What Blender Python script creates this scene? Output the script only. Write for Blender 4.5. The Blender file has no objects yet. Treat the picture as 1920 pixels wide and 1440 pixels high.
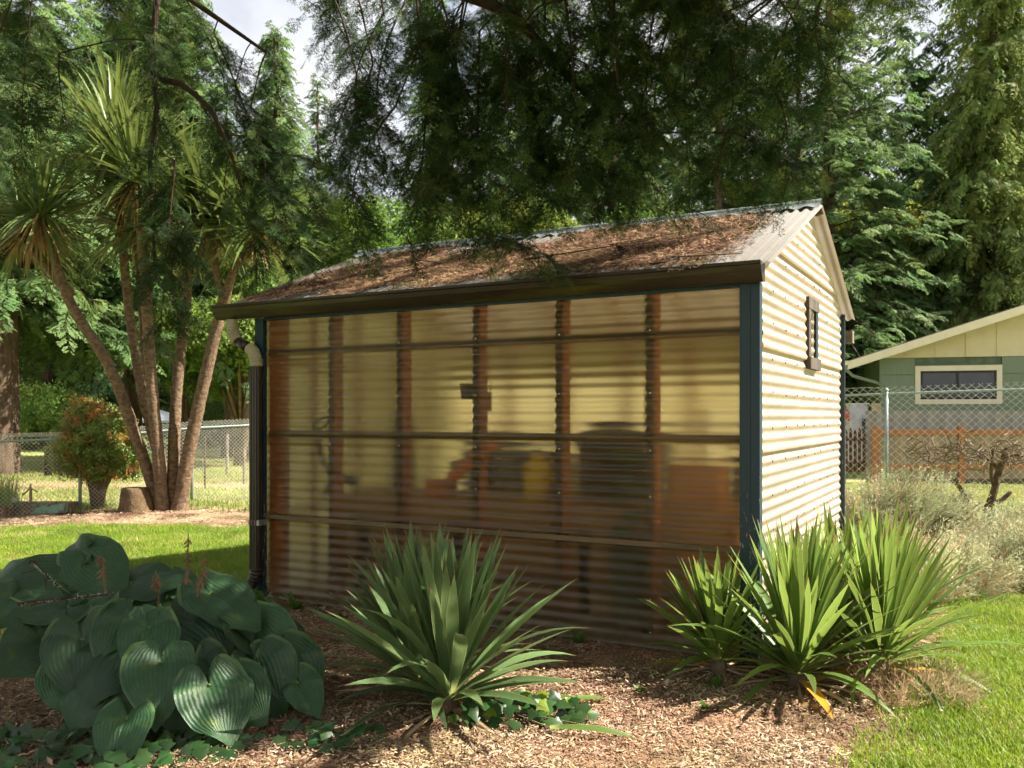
import bpy, math, random
import numpy as np
from mathutils import Vector, Matrix

# ------------------------------------------------------------------ camera, sky, sun, exposure
scene = bpy.context.scene
COL = scene.collection
TH = math.radians(28.613)                 # the camera looks 28.6 degrees to the left of the shed's depth axis
CAM = (1.172, -5.125, 1.42)
FW = (-math.sin(TH), math.cos(TH)); RT = (math.cos(TH), math.sin(TH))
def S(u, v, z=0.0):                       # site frame: u metres to the right of the standpoint, v metres ahead
    return (CAM[0] + u*RT[0] + v*FW[0], CAM[1] + u*RT[1] + v*FW[1], z)
cam = bpy.data.cameras.new('camera'); cam_o = bpy.data.objects.new('camera', cam); COL.objects.link(cam_o)
cam_o.location = CAM; cam_o.rotation_euler = (math.pi/2, 0, TH)
cam.sensor_width = 36; cam.lens = 31.1; cam.shift_y = 0.03125; cam.clip_start = .05; cam.clip_end = 600
cam.dof.use_dof = True; cam.dof.focus_distance = 5.4; cam.dof.aperture_fstop = 5.6
scene.camera = cam_o

SUN_EL, SUN_AZ = math.radians(47), math.radians(33)       # azimuth measured from +X towards +Y
sdir = Vector((math.cos(SUN_EL)*math.cos(SUN_AZ), math.cos(SUN_EL)*math.sin(SUN_AZ), math.sin(SUN_EL)))
world = bpy.data.worlds.new('World'); scene.world = world; world.use_nodes = True
wn, wl = world.node_tree.nodes, world.node_tree.links
bg = wn['Background']; sky = wn.new('ShaderNodeTexSky'); sky.sky_type = 'NISHITA'; sky.sun_disc = False
sky.sun_elevation = SUN_EL; sky.sun_rotation = math.pi/2 - SUN_AZ
sky.air_density = 1.0; sky.dust_density = 2.5; sky.ozone_density = 1.0
tc = wn.new('ShaderNodeTexCoord'); cn = wn.new('ShaderNodeTexNoise'); cn.inputs['Scale'].default_value = 2.2; cn.inputs['Detail'].default_value = 6
cr = wn.new('ShaderNodeValToRGB'); cr.color_ramp.elements[0].position = .34; cr.color_ramp.elements[1].position = .54
cm = wn.new('ShaderNodeMix'); cm.data_type = 'RGBA'; cm.inputs['B'].default_value = (7.0, 7.0, 7.1, 1)   # thin bright cloud
wl.new(tc.outputs['Generated'], cn.inputs['Vector']); wl.new(cn.outputs['Fac'], cr.inputs['Fac'])
wl.new(cr.outputs['Color'], cm.inputs['Factor']); wl.new(sky.outputs['Color'], cm.inputs['A'])
wl.new(cm.outputs['Result'], bg.inputs['Color']); bg.inputs['Strength'].default_value = .052
sl = bpy.data.lights.new('sun', 'SUN'); sl.energy = 5.0; sl.angle = math.radians(.53); sl.color = (1, .93, .80)
so = bpy.data.objects.new('sun', sl); COL.objects.link(so); so.rotation_euler = sdir.to_track_quat('Z', 'Y').to_euler(); so.location = (20, 14, 30)
vs = scene.view_settings; vs.view_transform = 'Standard'; vs.look = 'None'; vs.gamma = 1; vs.exposure = 1.68; vs.use_curve_mapping = False
scene.render.engine = 'CYCLES'
cy = scene.cycles; cy.use_denoising = True; cy.max_bounces = 7; cy.diffuse_bounces = 3; cy.glossy_bounces = 2
cy.transmission_bounces = 5; cy.transparent_max_bounces = 8; cy.caustics_reflective = False; cy.caustics_refractive = True
cy.sample_clamp_indirect = 6; cy.use_adaptive_sampling = True; cy.adaptive_threshold = .03; cy.adaptive_min_samples = 16
try: cy.denoiser = 'OPENIMAGEDENOISE'; cy.denoising_input_passes = 'RGB_ALBEDO_NORMAL'
except Exception: pass

rng = np.random.default_rng(7); random.seed(7)

# ------------------------------------------------------------------ helpers
class MB:
    def __init__(s): s.v = []; s.f = []; s.n = 0; s.uv = None
    def add(s, v, f):
        v = np.asarray(v, float).reshape(-1, 3); b = s.n
        s.v.append(v); s.n += len(v)
        s.f.extend([tuple(i + b for i in q) for q in f])
        return s
    def box(s, lo, hi, rz=0, piv=None):
        x0, y0, z0 = lo; x1, y1, z1 = hi
        v = np.array([(x0,y0,z0),(x1,y0,z0),(x1,y1,z0),(x0,y1,z0),(x0,y0,z1),(x1,y0,z1),(x1,y1,z1),(x0,y1,z1)], float)
        if rz:
            p = np.array(piv if piv is not None else ((x0+x1)/2, (y0+y1)/2, 0)); c, q = math.cos(rz), math.sin(rz)
            d = v - p; v = np.stack([c*d[:,0]-q*d[:,1], q*d[:,0]+c*d[:,1], d[:,2]], 1) + p
        return s.add(v, [(0,3,2,1),(4,5,6,7),(0,1,5,4),(1,2,6,5),(2,3,7,6),(3,0,4,7)])
    def beam(s, a, b, w, h, up=(0,0,1)):
        a, b = Vector(a), Vector(b); d = (b-a).normalized(); u = Vector(up)
        r = d.cross(u)
        if r.length < 1e-4: r = d.cross(Vector((1,0,0)))
        r.normalize(); u = r.cross(d)
        v = []
        for p in (a, b):
            for i, j in ((-1,-1),(1,-1),(1,1),(-1,1)): v.append(p + r*(i*w/2) + u*(j*h/2))
        return s.add([tuple(q) for q in v], [(3,2,1,0),(4,5,6,7),(0,1,5,4),(1,2,6,5),(2,3,7,6),(3,0,4,7)])
    def tube(s, pts, rad, n=6, cap=True, sq=None):
        pts = [Vector(p) for p in pts]; m = len(pts)
        if not hasattr(rad, '__len__'): rad = [rad]*m
        v = []; ref = None
        for i, p in enumerate(pts):
            d = (pts[min(i+1, m-1)] - pts[max(i-1, 0)]).normalized()
            if ref is None: ref = Vector((0,0,1)) if abs(d.z) < .9 else Vector((1,0,0))
            r = d.cross(ref).normalized(); u = r.cross(d).normalized(); ref = u
            for k in range(n):
                a = 2*math.pi*(k+.5)/n
                if sq: c, q = math.cos(a), math.sin(a); e = max(abs(c), abs(q)); w = (c/e*sq[0], q/e*sq[1])
                else: w = (math.cos(a)*rad[i], math.sin(a)*rad[i])
                v.append(tuple(p + r*w[0] + u*w[1]))
        f = [(i*n+k, i*n+(k+1)%n, (i+1)*n+(k+1)%n, (i+1)*n+k) for i in range(m-1) for k in range(n)]
        if cap: f += [tuple(range(n-1, -1, -1)), tuple((m-1)*n+k for k in range(n))]
        return s.add(v, f)
    def lathe(s, prof, c=(0,0,0), n=16, cap=True):
        v = [(c[0]+r*math.cos(2*math.pi*k/n), c[1]+r*math.sin(2*math.pi*k/n), c[2]+z) for r, z in prof for k in range(n)]
        m = len(prof)
        f = [(i*n+k, i*n+(k+1)%n, (i+1)*n+(k+1)%n, (i+1)*n+k) for i in range(m-1) for k in range(n)]
        if cap: f += [tuple(range(n-1, -1, -1)), tuple((m-1)*n+k for k in range(n))]
        return s.add(v, f)
    def grid(s, P):                       # P: (a, b, 3) array of points
        a, b = P.shape[:2]
        return s.add(P.reshape(-1, 3), [(i*b+j, i*b+j+1, (i+1)*b+j+1, (i+1)*b+j) for i in range(a-1) for j in range(b-1)])
    def prism(s, poly, ax, t0, t1):       # polygon in the other two axes, extruded along ax
        n = len(poly); v = []
        for t in (t0, t1):
            for p in poly:
                q = list(p); q.insert(ax, t); v.append(q)
        f = [tuple(range(n)), tuple(range(2*n-1, n-1, -1))] + [(k, n+k, n+(k+1) % n, (k+1) % n) for k in range(n)]
        return s.add(v, f)
    def mesh(s, name, mat, smooth=False):
        m = bpy.data.meshes.new(name)
        v = np.concatenate(s.v) if s.v else np.zeros((0, 3))
        m.from_pydata(v.tolist(), [], s.f)
        if mat: m.materials.append(mat)
        if smooth: m.polygons.foreach_set('use_smooth', [True]*len(m.polygons))
        if s.uv is not None:
            ul = m.uv_layers.new(name='UVMap'); li = np.zeros(len(m.loops), int); m.loops.foreach_get('vertex_index', li)
            ul.data.foreach_set('uv', np.asarray(s.uv, float)[li].reshape(-1))
        m.update(); return m
    def obj(s, name, mat, parent=None, smooth=False): return link(name, s.mesh(name, mat, smooth), parent)

def link(name, mesh, parent=None, loc=None, rot=None, scale=None):
    o = bpy.data.objects.new(name, mesh); COL.objects.link(o)
    if parent: o.parent = parent
    if loc is not None: o.location = loc
    if rot is not None: o.rotation_euler = rot
    if scale is not None: o.scale = (scale,)*3 if not hasattr(scale, '__len__') else scale
    return o
def tag(o, label=None, cat=None, group=None, kind=None):
    if label: o['label'] = label
    if cat: o['category'] = cat
    if group: o['group'] = group
    if kind: o['kind'] = kind
    return o
def empty(name, loc=(0,0,0), rz=0, label=None, cat=None, group=None):
    o = link(name, None, None, loc, (0, 0, rz)); o.empty_display_size = .2
    return tag(o, label, cat, group)

def basis_euler(X, U):
    X = X/np.linalg.norm(X, axis=1, keepdims=True)
    Y = np.cross(U, X); Y /= np.maximum(np.linalg.norm(Y, axis=1, keepdims=True), 1e-6); Z = np.cross(X, Y)
    b = np.arcsin(np.clip(-X[:,2], -1, 1)); c = np.arctan2(X[:,1], X[:,0]); a = np.arctan2(Y[:,2], Z[:,2])
    return np.stack([a, b, c], 1)

def scatter(name, pos, eul, scl, sources, parent=None, kind='stuff', label=None, cat=None, group=None):
    n = len(pos)
    m = bpy.data.meshes.new(name); m.from_pydata(np.asarray(pos, float).tolist(), [], [])
    for nm, tp, dat, key in (('rot', 'FLOAT_VECTOR', eul, 'vector'), ('scl', 'FLOAT', scl, 'value'), ('idx', 'INT', rng.integers(0, len(sources), n), 'value')):
        a = m.attributes.new(nm, tp, 'POINT'); a.data.foreach_set(key, np.asarray(dat).reshape(-1))
    o = link(name, m, parent)
    c = bpy.data.collections.new(name + '_pieces')
    for sm in sources:
        q = bpy.data.objects.new(sm.name + '_piece', sm); c.objects.link(q)
    g = bpy.data.node_groups.new(name + '_scatter', 'GeometryNodeTree')
    g.interface.new_socket('Geometry', in_out='INPUT', socket_type='NodeSocketGeometry')
    g.interface.new_socket('Geometry', in_out='OUTPUT', socket_type='NodeSocketGeometry')
    N, K = g.nodes, g.links
    gi, go = N.new('NodeGroupInput'), N.new('NodeGroupOutput')
    mp = N.new('GeometryNodeMeshToPoints'); ip = N.new('GeometryNodeInstanceOnPoints'); ci = N.new('GeometryNodeCollectionInfo')
    ci.inputs['Collection'].default_value = c; ci.inputs['Separate Children'].default_value = True; ci.inputs['Reset Children'].default_value = True
    def at(nm, tp):
        q = N.new('GeometryNodeInputNamedAttribute'); q.data_type = tp; q.inputs['Name'].default_value = nm; return q.outputs['Attribute']
    er = N.new('FunctionNodeEulerToRotation')
    K.new(gi.outputs[0], mp.inputs['Mesh']); K.new(mp.outputs[0], ip.inputs['Points']); K.new(ci.outputs[0], ip.inputs['Instance'])
    ip.inputs['Pick Instance'].default_value = True
    K.new(at('idx', 'INT'), ip.inputs['Instance Index']); K.new(at('rot', 'FLOAT_VECTOR'), er.inputs[0])
    K.new(er.outputs[0], ip.inputs['Rotation']); K.new(at('scl', 'FLOAT'), ip.inputs['Scale']); K.new(ip.outputs[0], go.inputs[0])
    md = o.modifiers.new('scatter', 'NODES'); md.node_group = g
    tag(o, label, cat, group, kind)
    return o

# ------------------------------------------------------------------ materials
def newmat(name):
    m = bpy.data.materials.new(name); m.use_nodes = True; t = m.node_tree; t.nodes.clear()
    return m, t.nodes, t.links, t.nodes.new('ShaderNodeOutputMaterial')
def c4(c): return (c[0], c[1], c[2], 1)
def mixc(N, K, fac, a, b, blend='MIX'):
    x = N.new('ShaderNodeMix'); x.data_type = 'RGBA'; x.blend_type = blend
    for sck, val in (('Factor', fac), ('A', a), ('B', b)):
        i = x.inputs[sck]
        if hasattr(val, 'node'): K.new(val, i)
        elif sck == 'Factor': i.default_value = val
        else: i.default_value = c4(val)
    return x.outputs['Result']
def noise(N, K, scale, detail=4, vec=None, rough=.55, dist=0):
    n = N.new('ShaderNodeTexNoise'); n.inputs['Scale'].default_value = scale; n.inputs['Detail'].default_value = detail
    n.inputs['Roughness'].default_value = rough; n.inputs['Distortion'].default_value = dist
    if vec is not None: K.new(vec, n.inputs['Vector'])
    return n.outputs['Fac']
def ramp(N, K, fac, p0, p1):
    r = N.new('ShaderNodeMapRange'); r.inputs['From Min'].default_value = p0; r.inputs['From Max'].default_value = p1; r.clamp = True
    K.new(fac, r.inputs['Value']); return r.outputs['Result']
def coords(N, K, kind='Object', scale=(1,1,1)):
    t = N.new('ShaderNodeTexCoord'); m = N.new('ShaderNodeMapping'); m.inputs['Scale'].default_value = scale
    if kind == 'World':
        g = N.new('ShaderNodeNewGeometry'); K.new(g.outputs['Position'], m.inputs['Vector'])
    else: K.new(t.outputs[kind], m.inputs['Vector'])
    return m.outputs['Vector']
def pmat(name, col, col2=None, rough=.6, scale=6, stretch=(1,1,1), bump=0, bscale=60, spec=.35, trans=0, tcol=None, orand=0, metal=0, coord='World', lo=.35, hi=.65, patch=None, pscale=1.5, plo=.5, phi=.6):
    m, N, K, out = newmat(name); v = coords(N, K, coord, stretch)
    col2 = col2 or tuple(c*.65 for c in col)
    c = mixc(N, K, ramp(N, K, noise(N, K, scale, 5, v), lo, hi), col, col2)
    if patch: c = mixc(N, K, ramp(N, K, noise(N, K, pscale, 6, v, .65), plo, phi), c, patch)
    if orand:
        oi = N.new('ShaderNodeObjectInfo'); h = N.new('ShaderNodeHueSaturation'); K.new(c, h.inputs['Color'])
        r = N.new('ShaderNodeMapRange'); r.inputs['To Min'].default_value = 1-orand; r.inputs['To Max'].default_value = 1+orand
        K.new(oi.outputs['Random'], r.inputs['Value']); K.new(r.outputs['Result'], h.inputs['Value'])
        r2 = N.new('ShaderNodeMapRange'); r2.inputs['To Min'].default_value = .5-orand*.07; r2.inputs['To Max'].default_value = .5+orand*.05
        mm = N.new('ShaderNodeMath'); mm.operation = 'FRACT'; m2 = N.new('ShaderNodeMath'); m2.operation = 'MULTIPLY'; m2.inputs[1].default_value = 7.31
        K.new(oi.outputs['Random'], m2.inputs[0]); K.new(m2.outputs[0], mm.inputs[0]); K.new(mm.outputs[0], r2.inputs['Value']); K.new(r2.outputs['Result'], h.inputs['Hue'])
        c = h.outputs['Color']
    p = N.new('ShaderNodeBsdfPrincipled'); K.new(c, p.inputs['Base Color']); p.inputs['Roughness'].default_value = rough
    p.inputs['Metallic'].default_value = metal; p.inputs['Specular IOR Level'].default_value = spec
    if bump:
        b = N.new('ShaderNodeBump'); b.inputs['Strength'].default_value = bump; b.inputs['Distance'].default_value = .02
        K.new(noise(N, K, bscale, 4, v), b.inputs['Height']); K.new(b.outputs[0], p.inputs['Normal'])
    sh = p.outputs[0]
    if trans:
        t = N.new('ShaderNodeBsdfTranslucent'); x = N.new('ShaderNodeMixShader'); x.inputs[0].default_value = trans
        if tcol: t.inputs['Color'].default_value = c4(tcol)
        else:
            hh = N.new('ShaderNodeHueSaturation'); hh.inputs['Value'].default_value = 1.5; hh.inputs['Hue'].default_value = .475; K.new(c, hh.inputs['Color']); K.new(hh.outputs[0], t.inputs['Color'])
        K.new(sh, x.inputs[1]); K.new(t.outputs[0], x.inputs[2]); sh = x.outputs[0]
    K.new(sh, out.inputs['Surface']); return m

def fiberglass(name, tint, clear, trans, dirt, rough=.65, ior=1.075, dcol=(.55,.46,.26), gloss=.28, fri=1.45, mott=90):
    """weathered translucent corrugated sheet: blurred see-through + diffuse transmission + surface haze"""
    m, N, K, out = newmat(name); v = coords(N, K, 'World', (.35, .35, 1)); v2 = coords(N, K, 'World')
    d = ramp(N, K, noise(N, K, 4, 6, v, .6), .3, .75); sp = ramp(N, K, noise(N, K, mott, 4, v2, .7), .54, .74)
    rf = N.new('ShaderNodeBsdfRefraction'); rf.inputs['Color'].default_value = c4(tint); rf.inputs['Roughness'].default_value = rough; rf.inputs['IOR'].default_value = ior
    fib = N.new('ShaderNodeBump'); fib.inputs['Strength'].default_value = .35; fib.inputs['Distance'].default_value = .004
    K.new(noise(N, K, 45, 5, v2, .65), fib.inputs['Height'])
    K.new(fib.outputs[0], rf.inputs['Normal'])
    tr = N.new('ShaderNodeBsdfTranslucent'); K.new(mixc(N, K, d, tuple(t*.92 for t in tint), tuple(a*b for a, b in zip(tint, (.72,.62,.42)))), tr.inputs['Color'])
    df = N.new('ShaderNodeBsdfDiffuse'); dc_ = mixc(N, K, sp, mixc(N, K, d, dcol, tuple(c*.55 for c in dcol)), tuple(c*.3 for c in dcol)); mudc = (.20,.135,.085)
    a = N.new('ShaderNodeMixShader'); K.new(rf.outputs[0], a.inputs[1]); K.new(tr.outputs[0], a.inputs[2]); a.inputs[0].default_value = trans/(trans+clear)
    gz_ = N.new('ShaderNodeNewGeometry'); sz_ = N.new('ShaderNodeSeparateXYZ'); K.new(gz_.outputs['Position'], sz_.inputs[0]); lowz = ramp(N, K, sz_.outputs['Z'], .42, .02)
    nz = noise(N, K, 7, 5, v2, .65); ma = N.new('ShaderNodeMath'); ma.operation = 'MULTIPLY'; K.new(lowz, ma.inputs[0]); K.new(ramp(N, K, nz, .3, .75), ma.inputs[1])
    da = N.new('ShaderNodeMath'); da.operation = 'MULTIPLY_ADD'; da.use_clamp = True; K.new(ma.outputs[0], da.inputs[0]); da.inputs[1].default_value = .55; da.inputs[2].default_value = dirt
    b = N.new('ShaderNodeMixShader'); K.new(da.outputs[0], b.inputs[0]); K.new(a.outputs[0], b.inputs[1]); K.new(df.outputs[0], b.inputs[2])
    K.new(mixc(N, K, ma.outputs[0], dc_, mudc), df.inputs['Color'])
    gl = N.new('ShaderNodeBsdfGlossy'); gl.inputs['Roughness'].default_value = gloss; K.new(fib.outputs[0], gl.inputs['Normal'])
    fr = N.new('ShaderNodeFresnel'); fr.inputs['IOR'].default_value = fri
    e = N.new('ShaderNodeMixShader'); ge = N.new('ShaderNodeNewGeometry'); iv = N.new('ShaderNodeMath'); iv.operation = 'SUBTRACT'; iv.inputs[0].default_value = 1; K.new(ge.outputs['Backfacing'], iv.inputs[1]); mu_ = N.new('ShaderNodeMath'); mu_.operation = 'MULTIPLY'; K.new(fr.outputs[0], mu_.inputs[0]); K.new(iv.outputs[0], mu_.inputs[1]); K.new(mu_.outputs[0], e.inputs[0]); K.new(b.outputs[0], e.inputs[1]); K.new(gl.outputs[0], e.inputs[2])
    K.new(e.outputs[0], out.inputs['Surface']); return m

M = {}
M['fg_front'] = fiberglass('fiberglass_front', (.82,.77,.58), .80, .20, .08, dcol=(.38,.32,.20), gloss=.20, fri=1.5)
M['fg_wall'] = fiberglass('fiberglass_wall', (.70,.645,.42), .10, .90, .30, dcol=(.46,.41,.27))
M['fg_gable'] = fiberglass('fiberglass_gable', (.80,.57,.29), .03, .97, .62, dcol=(.70,.54,.37), gloss=.5, fri=1.3, mott=30)
M['fg_roof'] = fiberglass('fiberglass_roof', (.42,.37,.28), .02, .98, .75, dcol=(.17,.148,.125), gloss=.8, fri=1.12)
M['wood_red'] = pmat('stained_stud', (.46,.17,.06), (.28,.10,.04), .65, 9, (1,1,.12), .2, 80)
M['wood_dark'] = pmat('dark_batten', (.11,.07,.035), (.05,.032,.018), .7, 12, (.2,1,1), .3, 90)
M['wood_raw'] = pmat('raw_bench_wood', (.40,.25,.12), (.27,.16,.075), .7, 7, (.15,1,1), .2, 80)
M['wood_grey'] = pmat('weathered_wood', (.28,.24,.20), (.15,.12,.09), .8, 14, (.3,.3,1), .4, 90)
M['gutter'] = pmat('brown_gutter_paint', (.034,.021,.012), (.022,.013,.008), .42, 9, (.3,1,3), 0, 60, .5, patch=(.095,.10,.012), pscale=1.6, plo=.50, phi=.66)
M['pipe'] = pmat('brown_pipe_paint', (.040,.026,.017), (.028,.018,.012), .4, 9, (1,1,.4), 0, 60, .5)
M['cream_pvc'] = pmat('cream_elbow', (.55,.50,.36), (.42,.38,.24), .5, 9)
M['strap'] = pmat('galvanised_strap', (.48,.49,.5), (.36,.37,.38), .4, 25, metal=.7)
M['galv'] = pmat('galvanised_pipe', (.30,.36,.35), (.22,.27,.26), .45, 15, metal=.35, spec=.5)
M['wire'] = pmat('galvanised_wire', (.66,.66,.60), (.5,.5,.44), .45, 15, metal=.2, spec=.5)
M['ridge'] = pmat('ridge_metal', (.26,.30,.29), (.17,.20,.19), .5, 6, (.3,1,1), .1, 30, metal=.3)
M['screw'] = pmat('screw_head', (.55,.55,.52), (.3,.3,.28), .4, 40, metal=.6)
# blue post paint, flaked towards bare wood in its own patches
def paint_mat():
    m, N, K, out = newmat('blue_post_paint'); v = coords(N, K, 'World', (6,6,1.4)); g = N.new('ShaderNodeNewGeometry'); s = N.new('ShaderNodeSeparateXYZ'); K.new(g.outputs['Position'], s.inputs[0])
    h = ramp(N, K, s.outputs['Z'], 1.5, 0.5); f = noise(N, K, 9, 6, v, .7)
    mm = N.new('ShaderNodeMath'); mm.operation = 'MULTIPLY_ADD'; K.new(h, mm.inputs[0]); mm.inputs[1].default_value = .13; K.new(f, mm.inputs[2])
    chip = ramp(N, K, mm.outputs[0], .70, .72)
    c = mixc(N, K, chip, mixc(N, K, noise(N, K, 5, 4, v), (.007,.028,.042), (.012,.045,.062)), (.42,.38,.28))
    p = N.new('ShaderNodeBsdfPrincipled'); K.new(c, p.inputs['Base Color']); p.inputs['Roughness'].default_value = .45; K.new(p.outputs[0], out.inputs['Surface']); return m
M['blue'] = paint_mat()
M['bark'] = pmat('conifer_bark', (.13,.085,.055), (.05,.033,.022), .9, 9, (1,1,.2), .9, 22)
M['bark_grey'] = pmat('shrub_bark', (.22,.16,.10), (.10,.07,.045), .9, 14, (1,1,.4), .6, 50)
M['stem'] = pmat('bough_stem', (.060,.038,.024), (.03,.02,.013), .9, 20, bump=.3)
def pebbled(name, c1, c2, bs):
    return pmat(name, c1, c2, .85, 16, (1,1,1.5), 1.0, bs)
M['palm_bark'] = pebbled('palm_trunk_bark', (.22,.145,.09), (.09,.056,.034), 26)
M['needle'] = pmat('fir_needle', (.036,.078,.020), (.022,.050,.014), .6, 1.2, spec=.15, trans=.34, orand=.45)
M['needle_lit'] = pmat('fir_needle_lit', (.12,.18,.035), (.07,.12,.025), .5, 1.2, spec=.3, trans=.3, orand=.35)  # lighter copy of the fir needle, sunlight on the tips put into the colour
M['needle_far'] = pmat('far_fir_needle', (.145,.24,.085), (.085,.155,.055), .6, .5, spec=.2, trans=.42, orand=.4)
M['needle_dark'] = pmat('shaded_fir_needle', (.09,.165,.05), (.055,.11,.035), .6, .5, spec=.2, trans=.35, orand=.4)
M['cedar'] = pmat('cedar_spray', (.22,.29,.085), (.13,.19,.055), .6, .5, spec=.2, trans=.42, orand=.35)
M['leaf'] = pmat('broad_leaf', (.15,.25,.05), (.09,.17,.03), .5, 1.0, spec=.3, trans=.4, orand=.4)
M['leaf_yel'] = pmat('yellowing_leaf', (.24,.25,.035), (.12,.18,.025), .5, 1.0, spec=.3, trans=.45, orand=.4)
M['cord_leaf'] = pmat('cordyline_leaf', (.13,.185,.048), (.08,.125,.032), .4, 3, spec=.5, trans=.25, orand=.35)
M['dead_leaf'] = pmat('dead_leaf', (.36,.24,.11), (.22,.13,.06), .75, 8, trans=.2, orand=.3)
M['pieris'] = pmat('pieris_leaf', (.20,.27,.06), (.13,.20,.045), .35, 2, spec=.5, trans=.25, orand=.4)
M['pieris_red'] = pmat('pieris_young_leaf', (.50,.20,.08), (.46,.36,.07), .4, 2, spec=.5, trans=.3, orand=.4)
M['grass'] = pmat('lawn_blade', (.20,.30,.030), (.14,.24,.024), .5, 1.5, spec=.3, trans=.35, orand=.3)
M['meadow'] = pmat('meadow_blade', (.30,.36,.11), (.22,.28,.07), .6, 1.5, spec=.2, trans=.35, orand=.3)
M['grass_dry'] = pmat('dry_blade', (.54,.45,.26), (.38,.29,.16), .7, 2, spec=.2, trans=.2, orand=.35)
M['lav'] = pmat('silver_leaf', (.44,.46,.30), (.30,.34,.19), .7, 2, spec=.2, trans=.2, orand=.35)
M['weed'] = pmat('weed_leaf', (.10,.20,.03), (.06,.14,.02), .5, 3, trans=.3, orand=.3)
M['chip'] = pmat('bark_chip', (.35,.235,.14), (.19,.12,.07), .85, 3, spec=.2, orand=.5)
M['chip_pale'] = pmat('pale_bark_chip', (.54,.42,.28), (.38,.28,.175), .85, 3, spec=.2, orand=.4)
M['litter'] = pmat('brown_needle_litter', (.20,.118,.068), (.10,.058,.034), .85, 5, spec=.15, orand=.5)
M['litter_pale'] = pmat('pale_needle_litter', (.42,.27,.15), (.26,.155,.085), .85, 5, spec=.15, orand=.4)
M['moss'] = pmat('lichen_moss', (.30,.31,.17), (.20,.20,.11), .9, 20, bump=.5)

# ------------------------------------------------------------------ terrain
def smooth(a, b, x): t = np.clip((x-a)/(b-a), 0, 1); return t*t*(3-2*t)
def uvof(x, y):
    dx, dy = x-CAM[0], y-CAM[1]; return dx*RT[0]+dy*RT[1], dx*FW[0]+dy*FW[1]
def wob(x, y): return .5*np.sin(1.7*x+.6*y)+.35*np.sin(3.1*y-1.3*x+1)+.25*np.sin(6.3*x+4.1*y+2)+.15*np.sin(11*x-9*y)
def height(x, y):
    u, v = uvof(x, y)
    h = -.30*smooth(10, 19, v)*smooth(2.0, 5.0, u)
    h = h + .10*np.exp(-(((x+9)/2.2)**2+((y-3.4)/1.6)**2))             # low mound under the cabbage tree
    h = h + .012*wob(x*1.3, y*1.3)*smooth(0, 2, np.abs(y+.2))
    return h
def zones(x, y):
    """grass, mulch, bare soil weights"""
    u, v = uvof(x, y); w = wob(x, y)
    line = (y-1.35) - .60*(x+9.4) + .16*w                                # lawn / soil border on the left
    left = x < -3.55 + .12*w
    soil = smooth(0, .35, line)*(1-smooth(2.0, 2.5, line))*left
    band = np.exp(-((v-18.2+.3*w)/1.1)**2)*(u < -3)*.9                   # bare strip under the far swing
    soil = np.maximum(soil, band*(line > 2))
    bed = (1-smooth(.62, .95, x + .10*w + .10*(y+.5)))*(x > -3.6+.12*w)*(y < .6)
    side = (1-smooth(.75, 1.15, x+.1*w))*(x > -.1)*(y >= .6)*(y < 4.6)
    hosta = smooth(1.55, 1.25, np.hypot(x+2.6, y+2.3)+.1*w) if False else (np.hypot(x+2.7, y+2.5)+.1*w < 1.75)*1.0
    mulch = np.clip(np.maximum(np.maximum(bed, side), hosta), 0, 1)
    soil = soil*(1-mulch); return np.clip(1-mulch-soil, 0, 1), mulch, soil
ax = np.unique(np.round(np.concatenate([np.linspace(-300,-40,14), np.linspace(-40,-12,29), np.arange(-12, 3, .11), np.linspace(3, 40, 38), np.linspace(40, 300, 14)]), 4))
ay = np.unique(np.round(np.concatenate([np.linspace(-300,-30,14), np.linspace(-30,-5.5,20), np.arange(-5.5, 7, .11), np.linspace(7, 40, 60), np.linspace(40, 400, 30)]), 4))
GX, GY = np.meshgrid(ax, ay); GZ = height(GX, GY)
mb = MB(); mb.grid(np.stack([GX, GY, GZ], 2))
def ground_mat():
    m, N, K, out = newmat('ground_cover'); at = N.new('ShaderNodeVertexColor'); at.layer_name = 'zone'
    s = N.new('ShaderNodeSeparateColor'); K.new(at.outputs['Color'], s.inputs[0]); v = coords(N, K, 'World')
    big = noise(N, K, .35, 5, v); fine = noise(N, K, 28, 6, v, .7); mid = noise(N, K, 3, 5, v)
    gr = mixc(N, K, ramp(N, K, mid, .35, .65), (.21,.26,.065), (.31,.32,.12)); gr = mixc(N, K, ramp(N, K, big, .42, .62), gr, (.44,.39,.19))
    gr = mixc(N, K, ramp(N, K, fine, .4, .7), gr, (.13,.18,.035))
    mu = mixc(N, K, ramp(N, K, fine, .35, .65), (.34,.20,.12), (.16,.09,.054)); so_ = mixc(N, K, ramp(N, K, fine, .35, .7), (.36,.26,.16), (.22,.15,.09))
    c = mixc(N, K, s.outputs['Green'], gr, mu); c = mixc(N, K, s.outputs['Blue'], c, so_)
    p = N.new('ShaderNodeBsdfPrincipled'); K.new(c, p.inputs['Base Color']); p.inputs['Roughness'].default_value = .95; p.inputs['Specular IOR Level'].default_value = .1
    b = N.new('ShaderNodeBump'); b.inputs['Strength'].default_value = .8; b.inputs['Distance'].default_value = .03; K.new(fine, b.inputs['Height']); K.new(b.outputs[0], p.inputs['Normal'])
    K.new(p.outputs[0], out.inputs['Surface']); return m
M['ground'] = ground_mat()
ground = mb.obj('ground', M['ground'], None, True); tag(ground, 'lawn, bark mulch and bare soil around the shed', 'ground', kind='structure')
gz, mz, sz = zones(GX, GY)
ca = ground.data.color_attributes.new('zone', 'FLOAT_COLOR', 'POINT')
ca.data.foreach_set('color', np.stack([gz, mz, sz, np.ones_like(gz)], 2).reshape(-1))

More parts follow.
